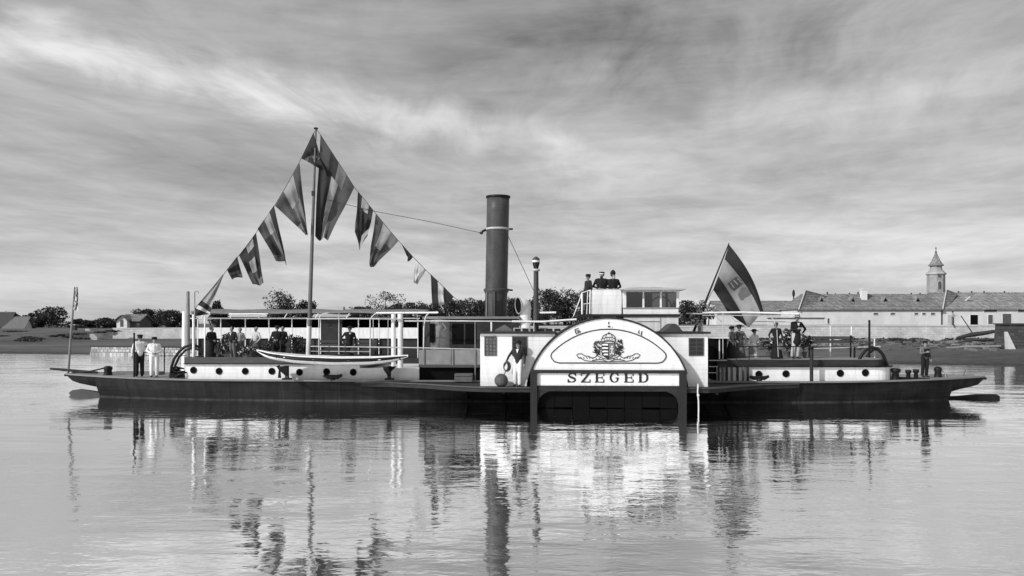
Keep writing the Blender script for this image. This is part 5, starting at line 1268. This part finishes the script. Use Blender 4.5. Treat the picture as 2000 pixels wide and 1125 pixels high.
# keep the crest expressed directly in the flag's own frame
og = o.data; shift = ens.location; o.matrix_parent_inverse = Matrix(); off = (BM.inverted() @ ens.location)
for vtx in og.vertices: vtx.co = vtx.co-off
L1 = [(617, 252), (601, 283), (585, 316), (561, 360), (536, 402), (519, 426), (502, 452), (484, 477), (465, 501), (443, 527), (433, 541), (408, 570), (384, 598), (373, 620)]
L2 = [(618, 252), (648, 297), (670, 331), (693, 367), (714, 392), (733, 416), (756, 444), (780, 472), (807, 502), (832, 528), (855, 549), (886, 580)]
for L, lab in ((L1, 'thin rope carrying flags from masthead down to the bow awning'), (L2, 'thin rope carrying flags from masthead down towards the funnel')):
    P = [B(x, y, 0) for x, y in L]
    if L is L2: P.append(B(940, 622, 0))
    o = MB().tube(P, .011, 5).build('bunting_rope', 'dark_line', origin=P[0], frame='boat'); tag(o, lab, 'rope', 'bunting ropes')
P = [B(618, 385, 0), B(733, 413, 0), B(840, 433, 0), B(940, 455, -.1), B(953, 449, -.1)]
o = MB().tube(P, .011, 5).sphere(P[3], (.08, .05, .06)).build('triatic_stay', 'dark_line', origin=P[0], frame='boat'); tag(o, 'long thin stay wire from mast to funnel band', 'rope')
P = [B(1424, 478, -.3), B(1416, 505, -.42), B(1393, 566, -.45), B(1372, 604, -.3)]
part(MB().tube(P, .010, 5), 'ensign_halyard', 'dark_line')

# ------------------------------------------------------------------ people
def capsule(b, p0, r0, p1, r1, n=10):
    p0, p1 = Vector(p0), Vector(p1); d = p1-p0; L = d.length; d.normalize()
    pts, rad = [], []
    for a in (-85, -60, -30, 0): pts.append(p0+d*r0*math.sin(R(a))); rad.append(r0*math.cos(R(a)))
    for a in (0, 30, 60, 85): pts.append(p1+d*r1*math.sin(R(a))); rad.append(r1*math.cos(R(a)))
    b.tube(pts, rad, n)
ARMS = {'down': ((.26, .03, 1.12), (.27, -.06, .88)), 'front': ((.27, .0, 1.13), (.09, -.24, 1.04)), 'akimbo': ((.40, .08, 1.17), (.22, -.06, 1.0)),
        'back': ((.29, .10, 1.14), (.08, .17, .98)), 'hold': ((.25, -.08, 1.12), (.15, -.30, 1.18)), 'up': ((.34, -.12, 1.30), (.16, -.22, 1.52)), 'reach': ((.36, .0, 1.12), (.46, -.05, .86)), 'out': ((.33, -.02, 1.14), (.36, -.20, .98))}
def hash_(t): return sum((i+1)*ord(c) for i, c in enumerate(t)) % 9999
def person(px, v, z, label, H=1.70, yaw=0, top='cloth_dark', bottom='cloth_dark', hat=None, hatm='cloth_black', hair='hair', skirt=False, la='down', ra='down', coat=False, base=None, extra=None, stride=0, shoes='leather', cat='person', apron=None, broad=1.0, frame='boat', head=None):
    og = Vector((BX(px, v), v, z)) if base is None else Vector(base)
    k = H/1.70; caps = []; q = broad
    pr_ = np.random.RandomState(abs(hash_(label))); hy = R(pr_.uniform(-35, 35)) if head is None else R(head); tilt = (R(pr_.uniform(-2.5, 2.5)), R(pr_.uniform(-3, 3)))
    def cap(p0, r0, p1, r1, m): caps.append((Vector(p0), r0, Vector(p1), r1, m))
    MT = ['skin', top, bottom, shoes]
    # torso, neck, head
    cap((0, 0, .98), .135*q, (0, .0, 1.12), .125*q, 1); cap((0, .0, 1.12), .13*q, (0, .01, 1.30), .135*q, 1)
    for s in (-1, 1):
        cap((s*.06, 0, 1.15), .115*q, (s*.10*q, .01, 1.34), .105*q, 1); cap((s*.05, .01, 1.40), .07, (s*.17*q, .01, 1.395), .062, 1)
        e, h = ARMS[la if s < 0 else ra]; e = (s*e[0]*q, e[1], e[2]); h = (s*h[0], h[1], h[2])
        cap((s*.18*q, .01, 1.39), .058, e, .046, 1); cap(e, .046, h, .034, 1)
        d = (Vector(h)-Vector(e)).normalized(); cap(Vector(h), .030, Vector(h)+d*.09, .034, 0)
        if not skirt:
            kx = s*.10; ky = -stride*s*.12
            cap((s*.085, 0, .95), .112, (kx, ky-.02, .52), .086, 2); cap((kx, ky-.02, .52), .086, (s*.105, ky*1.5+.03, .13), .078, 2)
        ky = -stride*s*.18 if not skirt else 0
        cap((s*.10, ky+.02, .055), .045, (s*.115, ky-.15, .04), .036, 3)
    if coat: cap((0, 0, 1.0), .155, (0, .01, .66), .19, 1)
    cap((0, .015, 1.40), .060, (0, -.005, 1.52), .052, 0)
    cap((0, -.022, 1.545), .066, (0, -.012, 1.60), .080, 0); cap((0, .015, 1.60), .085, (0, .012, 1.625), .082, 0)
    cap((0, -.085, 1.60), .012, (0, -.108, 1.572), .016, 0)                           # nose
    for s in (-1, 1): cap((s*.083, .005, 1.605), .014, (s*.086, .008, 1.575), .010, 0)      # ears
    cap((0, -.075, 1.515), .022, (0, -.078, 1.512), .022, 0)                          # chin
    rot = Matrix.Rotation(hy, 3, 'Z'); nh = 6
    caps = caps[:-nh]+[(rot @ c[0], c[1], rot @ c[2], c[3], c[4]) for c in caps[-nh:]]
    b = MB()
    for c in caps: capsule(b, *c[:4])
    if skirt:
        b.lathe([(.10, 1.06), (.135, 1.02), (.17, .85), (.215, .55), (.27, .20), (.295, .05), (.29, .02)], n=20)
    me = bpy.data.meshes.new('tmp'); me.from_pydata([tuple(Vector(p)) for p in b.v], [], b.f)
    import bmesh
    bm = bmesh.new(); bm.from_mesh(me); bmesh.ops.recalc_face_normals(bm, faces=bm.faces); bm.to_mesh(me); bm.free()
    ob = bpy.data.objects.new('tmp', me); C.objects.link(ob)
    md = ob.modifiers.new('r', 'REMESH'); md.mode = 'VOXEL'; md.voxel_size = .017
    md = ob.modifiers.new('s', 'SMOOTH'); md.iterations = 3; md.factor = .45
    ev = ob.evaluated_get(bpy.context.evaluated_depsgraph_get()); m2 = bpy.data.meshes.new_from_object(ev)
    nv = len(m2.vertices); co = np.empty(nv*3, 'f4'); m2.vertices.foreach_get('co', co); co = co.reshape(-1, 3)
    fs = [tuple(p.vertices) for p in m2.polygons]
    cen = np.array([co[list(f)].mean(0) for f in fs])
    best = np.full(len(fs), 1e9); mi = np.zeros(len(fs), int)
    for p0, r0, p1, r1, m in caps:
        a, d = np.array(p0), np.array(p1-p0); L2_ = max(1e-9, float(d@d)); t = np.clip(((cen-a)@d)/L2_, 0, 1)
        dist = np.linalg.norm(cen-a-t[:, None]*d, axis=1)-(r0+(r1-r0)*t); w = dist < best; best[w] = dist[w]; mi[w] = m
    if skirt:
        w = (cen[:, 2] < 1.03) & (np.hypot(cen[:, 0], cen[:, 1]) < .31) & (cen[:, 2] > .05) & (mi != 0); rr = np.hypot(cen[:, 0], cen[:, 1])
        w &= ~((mi == 1) & (rr > np.interp(cen[:, 2], [.05, .55, .85, 1.03], [.31, .24, .19, .16]))); mi[w] = 2
        if apron: MT.append(apron); w2 = w & (cen[:, 1] < -.02) & (abs(cen[:, 0]) < .16) & (cen[:, 2] < .98); mi[w2] = len(MT)-1
    ob.data = bpy.data.meshes.new('e'); bpy.data.objects.remove(ob)
    out = MB(); out.add(co.tolist(), fs, mi.tolist(), True)
    for s in (-1, 1):       # fingers
        e, h = ARMS[la if s < 0 else ra]; e = Vector((s*e[0]*q, e[1], e[2])); h = Vector((s*h[0], h[1], h[2])); d = (h-e).normalized(); pm = h+d*.10
        sd = d.cross(Vector((s, 0, .2))).normalized(); cu = d.cross(sd).normalized()*(-1)
        if cu.x*s > 0: cu = -cu
        for i, L in enumerate((.062, .074, .070, .054)):
            o0 = pm+sd*(-.028+.0187*i); out.tube([o0-d*.01, o0+d*L*.5, o0+d*L*.85+cu*L*.35], [.0095, .009, .007], 6, 0)
        o0 = h+d*.03+sd*-.03; out.tube([o0, o0-sd*.022+d*.03, o0-sd*.026+d*.06+cu*.01], [.011, .010, .008], 6, 0)
    out.v = [(x*k, y*k, zz*k) for x, y, zz in out.v]
    o = thing('person', label, cat, og, frame=frame, rz=yaw)
    out.build('body', MT, o)
    f = MB()
    for s in (-1, 1): f.sphere((s*.032*k, -.088*k, 1.602*k), .0095*k, 0, 6, 4)
    f.box((-.026*k, -.0985*k, 1.546*k), (.026*k, -.086*k, 1.553*k)); f.build('face_features', 'hair', o)
    # hair
    hb = MB()
    for i in range(1): pass
    n = 12; rows = []
    for a in np.linspace(R(88), R(-20), 7):
        row = []
        for t in np.linspace(R(-35), R(215), 15):
            row.append((.098*k*math.cos(a)*math.cos(t), .014*k+.103*k*math.cos(a)*math.sin(t), 1.612*k+.100*k*math.sin(a)))
        rows.append(row)
    rows2 = [[(x*.93, y*.93, 1.612*k+(zz-1.612*k)*.93) for x, y, zz in r_] for r_ in rows]
    hb.grid(rows); hb.grid(rows2)
    if skirt: hb.sphere((0, .10*k, 1.63*k), .055*k)
    hb.build('hair', hair, o)
    if hat == 'cap':
        h_ = MB().lathe([(.094*k, 1.635*k), (.105*k, 1.65*k), (.118*k, 1.70*k), (.10*k, 1.725*k), (.03*k, 1.735*k)], (0, .008, 0), 16)
        h_.prism([(x*k, y*k, 1.642*k) for x, y in ((-.085, -.06), (-.05, -.15), (.05, -.15), (.085, -.06))], [(x*k, y*k, 1.632*k) for x, y in ((-.085, -.06), (-.05, -.155), (.05, -.155), (.085, -.06))]); h_.build('cap', hatm, o)
    elif hat == 'brim':
        MB().lathe([(.095*k, 1.645*k), (.185*k, 1.640*k), (.188*k, 1.65*k), (.10*k, 1.662*k), (.097*k, 1.745*k), (.06*k, 1.765*k), (.02*k, 1.755*k)], (0, .01, 0), 18).build('hat', hatm, o)
    elif hat == 'band':
        MB().lathe([(.094*k, 1.635*k), (.103*k, 1.65*k), (.105*k, 1.675*k)], (0, .008, 0), 16).build('cap_band', 'cloth_white', o)
        h_ = MB().lathe([(.106*k, 1.676*k), (.118*k, 1.705*k), (.10*k, 1.73*k), (.03*k, 1.735*k)], (0, .008, 0), 16); h_.build('cap', hatm, o)
    elif hat == 'tall':
        MB().lathe([(.10*k, 1.64*k), (.112*k, 1.66*k), (.115*k, 1.72*k), (.085*k, 1.78*k), (.03*k, 1.83*k)], (0, .01, 0), 14).build('shako', hatm, o)
    elif hat == 'wide':
        MB().lathe([(.095*k, 1.65*k), (.23*k, 1.655*k), (.235*k, 1.668*k), (.13*k, 1.69*k), (.11*k, 1.74*k), (.04*k, 1.755*k)], (0, .01, 0), 18).build('hat', hatm, o)
    if extra: extra(o, k)
    for ch in o.children:
        if ch.name.split('.')[0] in ('face_features', 'hair', 'cap', 'hat', 'cap_band', 'shako', 'beard'): ch.rotation_euler = (0, 0, hy)
    o.rotation_euler = (tilt[0], tilt[1], o.rotation_euler[2])
    return o
def beard(m_='grey_hair'):
    def f(o, k): MB().sphere((0, -.07*k, 1.515*k), (.055*k, .04*k, .06*k)).build('beard', m_, o)
    return f
def collar(o, k): MB().prism([(x*k, -.135*k, z*k) for x, z in ((-.05, 1.42), (.05, 1.42), (0, 1.26))], [(x*k, -.11*k, z*k) for x, z in ((-.05, 1.42), (.05, 1.42), (0, 1.26))]).build('shirt_front', 'cloth_white', o)
def placket(o, k): MB().tube([(0, -.145*k, 1.38*k), (0, -.16*k, 1.1*k), (0, -.205*k, .8*k), (0, -.29*k, .08*k)], .02*k, 6).build('front_braid', 'cloth_light', o)
zb = ZD+.03
person(272, -1.2, zdeck(BX(272, 0))+.02, 'person in white shirt, dark trousers and dark cap standing on the bow', H=1.68, yaw=R(-140), top='cloth_white', bottom='cloth_black', hat='cap', la='akimbo', ra='down', broad=1.1)
person(301, -1.35, zdeck(BX(301, 0))+.02, 'person all in white with dark cap holding a line on the bow', H=1.60, yaw=R(25), top='cloth_white', bottom='cloth_white', hat='cap', la='front', ra='front', broad=1.08)
person(411, -.3, ZUL, 'person in black gown at the bow end of the awning', H=1.42, yaw=R(60), top='cloth_black', bottom='cloth_black', skirt=True, la='front', ra='down', broad=1.15)
person(456, .0, ZUL, 'person in dark waistcoat with light sleeves on the raised deck', H=1.43, yaw=R(-15), top='cloth_dark', bottom='cloth_mid', la='hold', ra='down', extra=collar)
person(466, .5, ZUL, 'person in light jacket half hidden behind the waistcoated one', H=1.38, yaw=R(30), top='cloth_light', bottom='cloth_mid', la='down', ra='front')
person(502, -.3, ZUL, 'bare-headed person in long pale printed coat bending slightly', H=1.42, yaw=R(-35), top='cloth_light', bottom='cloth_print', skirt=True, la='front', ra='out', hair='grey_hair', broad=1.15)
person(541, .1, ZUL, 'white-bearded person in black suit with hands folded', H=1.45, yaw=R(5), top='cloth_black', bottom='cloth_mid', hat='cap', hatm='cloth_dark', la='front', ra='front', coat=True, extra=beard(), broad=1.12)
person(552, .6, ZUL, 'person in black coat standing behind the white-bearded one', H=1.44, yaw=R(-20), top='cloth_black', bottom='cloth_dark', coat=True, la='down', ra='down', broad=1.1)
person(681, -.2, ZUL, 'person in black dress with white breast bow beside the skiff', H=1.42, yaw=R(20), top='cloth_black', bottom='cloth_black', skirt=True, hat='wide', la='out', ra='down', extra=collar, broad=1.2)
person(1010, -4.25, ZS, 'person in dark jacket and white trousers leaning fender ball at deckhouse', H=1.62, yaw=R(-12), top='cloth_dark', bottom='cloth_white', hat='cap', la='reach', ra='down', extra=collar, stride=.3)
person(1147, -.9, ZBR, 'person in dark coat at the bridge ladder turned sideways', H=1.58, yaw=R(-60), top='cloth_dark', bottom='cloth_dark', hat='cap', la='down', ra='down', coat=True)
person(1173, -.9, ZBR, 'person in black uniform with white-banded cap behind the bridge screen', H=1.66, yaw=R(-10), top='cloth_black', bottom='cloth_black', hat='band', la='front', ra='front', broad=1.25, extra=beard('hair'))
person(1198, -.9, ZBR, 'bearded person in tall cap behind the bridge screen', H=1.64, yaw=R(10), top='cloth_black', bottom='cloth_black', hat='tall', la='front', ra='front', broad=1.15, extra=beard('cloth_light'))
person(1427, -.5, ZUP-.22, 'person in printed jacket and dark cap by the companionway', H=1.48, yaw=R(50), top='cloth_print', bottom='cloth_dark', hat='cap', la='out', ra='front', skirt=True)
person(1446, -.2, ZUP-.22, 'person in patterned dress and round dark hat by the rail', H=1.52, yaw=R(-40), top='cloth_print', bottom='cloth_print', hat='wide', la='front', ra='out', skirt=True)
person(1471, .4, ZUP-.22, 'slight person in white dress and dark hat behind the rail', H=1.34, yaw=R(15), top='cloth_white', bottom='cloth_white', hat='wide', la='down', ra='front', skirt=True)
person(1517, -.9, ZUP, 'person in long black gown with pale front braid', H=1.40, yaw=R(0), top='cloth_black', bottom='cloth_black', hat='cap', hatm='cloth_mid', la='out', ra='down', skirt=True, extra=placket, broad=1.05)
person(1553, -.8, ZUP, 'tall person in black jacket, white trousers and brimmed hat', H=1.70, yaw=R(15), top='cloth_black', bottom='cloth_light', hat='brim', hatm='cloth_mid', la='hold', ra='akimbo', coat=True, extra=collar, broad=1.1)
person(1806, -.2, zdeck(BX(1806, 0))+.02, 'person in grey shirt sleeves and dark overalls beside the paired bollards', H=1.42, yaw=R(10), top='cloth_mid', bottom='cloth_black', hat='cap', la='hold', ra='down', extra=lambda o, k: MB().prism([(x*k, -.165*k, z*k) for x, z in ((-.15, .96), (.15, .96), (.12, 1.36), (-.12, 1.36))], [(x*k, -.1*k, z*k) for x, z in ((-.15, .96), (.15, .96), (.12, 1.36), (-.12, 1.36))]).build('bib', 'cloth_black', o), broad=1.12)
# a wanderer with a long pole on the far embankment
p = W(1878, 637, 87.5)
person(0, 0, 0, 'small far person with long pole climbing the embankment wall', H=1.5, yaw=R(30), top='cloth_light', bottom='cloth_mid', hat='cap', base=(p.x, 89.2, 2.84), la='front', ra='hold', frame='world')
a, c = W(1877, 617, 88.0), W(1904, 657, 86.4); o = MB().tube([a, c], .05, 6).build('long_pole', 'dark_wood', origin=c); tag(o, 'long dark pole slanting down the embankment wall', 'pole')

# held and standing things on board
q = B(979, 740, -4.38); z = ZS+.225
o = thing('fender_ball', 'big round rope fender standing on the sponson deck', 'fender', (q.x, -4.38, ZS)); 
b = MB().sphere((0, 0, .23), (.235, .235, .235), n=18, k=12); b.build('ball', 'dark_rope', o)
bb = MB()
for t in range(6): a = math.pi*t/6; bb.tube([(.24*math.cos(a)*math.cos(u), .24*math.sin(a)*math.cos(u), .23+.24*math.sin(u)) for u in np.linspace(0, 2*math.pi, 21)], .004, 4)
bb.build('netting', 'dark_line', o)
h = B(988, 712, -4.36)
o = thing('rope_coil', 'dark coil of rope hanging from the hand above the fender ball', 'rope', (h.x, -4.34, h.z-.25))
b = MB()
for i in range(5): b.tube([((.075+.012*i)*math.cos(u)+.01*i, -.04+.02*i, .18+(.14+.01*i)*math.sin(u)) for u in np.linspace(0, 2*math.pi, 17)], .02, 5)
b.build('coil', 'dark_rope', o); MB().tube([(0, -.04, .05), (-.05, -.04, -.1), (-.08, -.04, -.22)], .018, 5).build('tail', 'dark_rope', o)
def shrub(px, v, z, h, w, seed, label, blossom=0, pot=True, n=420):
    o = thing('potted_shrub' if pot else 'flower_garland', label, 'plant', (BX(px, v), v, z)); r = np.random.RandomState(seed)
    z0 = 0
    if pot: MB().lathe([(.10, 0), (.15, .22), (.17, .24), (.14, .25)], n=12).build('pot', 'clay_pot', o); z0 = .22
    MB().tube([(0, 0, z0), (.02, 0, z0+h*.5), (0, 0, z0+h*.8)], [.025, .02, .01], 6).build('stem', 'bark', o)
    cs = [((r.uniform(-.5, .5)*w, r.uniform(-.5, .5)*w, z0+h*r.uniform(.25, .95)), (w*.33, w*.33, h*.16)) for _ in range(9)]
    b = MB(); leafy(b, cs, n, .06, seed); b.build('foliage', 'leaf_pot', o, recalc=False)
    if blossom: b = MB(); leafy(b, cs, blossom, .055, seed+1); b.build('blossom', 'blossom', o, recalc=False)
shrub(577, -.9, ZUL, .95, .42, 1, 'tall potted evergreen by the mast foot')
shrub(484, -.8, ZUL, .55, .55, 2, 'low potted shrub with pale blossom between the passengers', 160)
shrub(520, -.4, ZUL, .60, .5, 3, 'round potted shrub behind the pale printed coat', 60)
shrub(430, .2, ZUL, .85, .55, 4, 'bushy potted shrub with pale blossom at the bow end of the awning', 220)
shrub(596, .3, ZUL, .55, .5, 5, 'dark potted shrub right of the mast', 0)
shrub(1502, .2, ZUP, .5, .5, 6, 'small potted shrub left of the black gown', 90)
shrub(1569, -.1, ZUP, .75, .5, 7, 'leafy potted shrub right of the tall person in brimmed hat', 60)
shrub(1537, .3, ZUP, .9, .45, 8, 'leafy potted shrub between black gown and tall person', 60)
shrub(1367, -.5, ZR_+.07, 1.0, .5, 9, 'flowered garland bush wrapped round the ensign staff foot', 420, pot=False, n=300)
shrub(1384, -.3, ZR_+.3, .95, .5, 10, 'flowered garland bush beside the ensign staff', 380, pot=False, n=300)
# tub and fancy chest on the left deck
def bench(px, v, z, w, label):
    o = thing('deck_bench', label, 'bench', (BX(px, v), v, z))
    for i in range(3): MB().box((-w/2, -.2+i*.14, .42), (w/2, -.09+i*.14, .45)).build('seat_slat', 'brown_wood', o)
    for i in range(2): MB().box((-w/2, .23, .58+i*.16), (w/2, .26, .70+i*.16)).build('back_slat', 'brown_wood', o)
    for s in (-1, 1):
        MB().box((s*w*.44-.03, -.2, 0), (s*w*.44+.03, -.14, .42)).build('leg', 'black_iron', o); MB().box((s*w*.44-.03, .2, 0), (s*w*.44+.03, .26, .9)).build('leg', 'black_iron', o)
bench(648, .7, ZUL, 1.8, 'dark slatted bench right of the mast'); bench(705, .8, ZUL, 1.5, 'dark slatted bench behind the black dress with white bow')
bench(1625, .3, ZUP, 1.9, 'dark slatted bench on the after cabin roof')
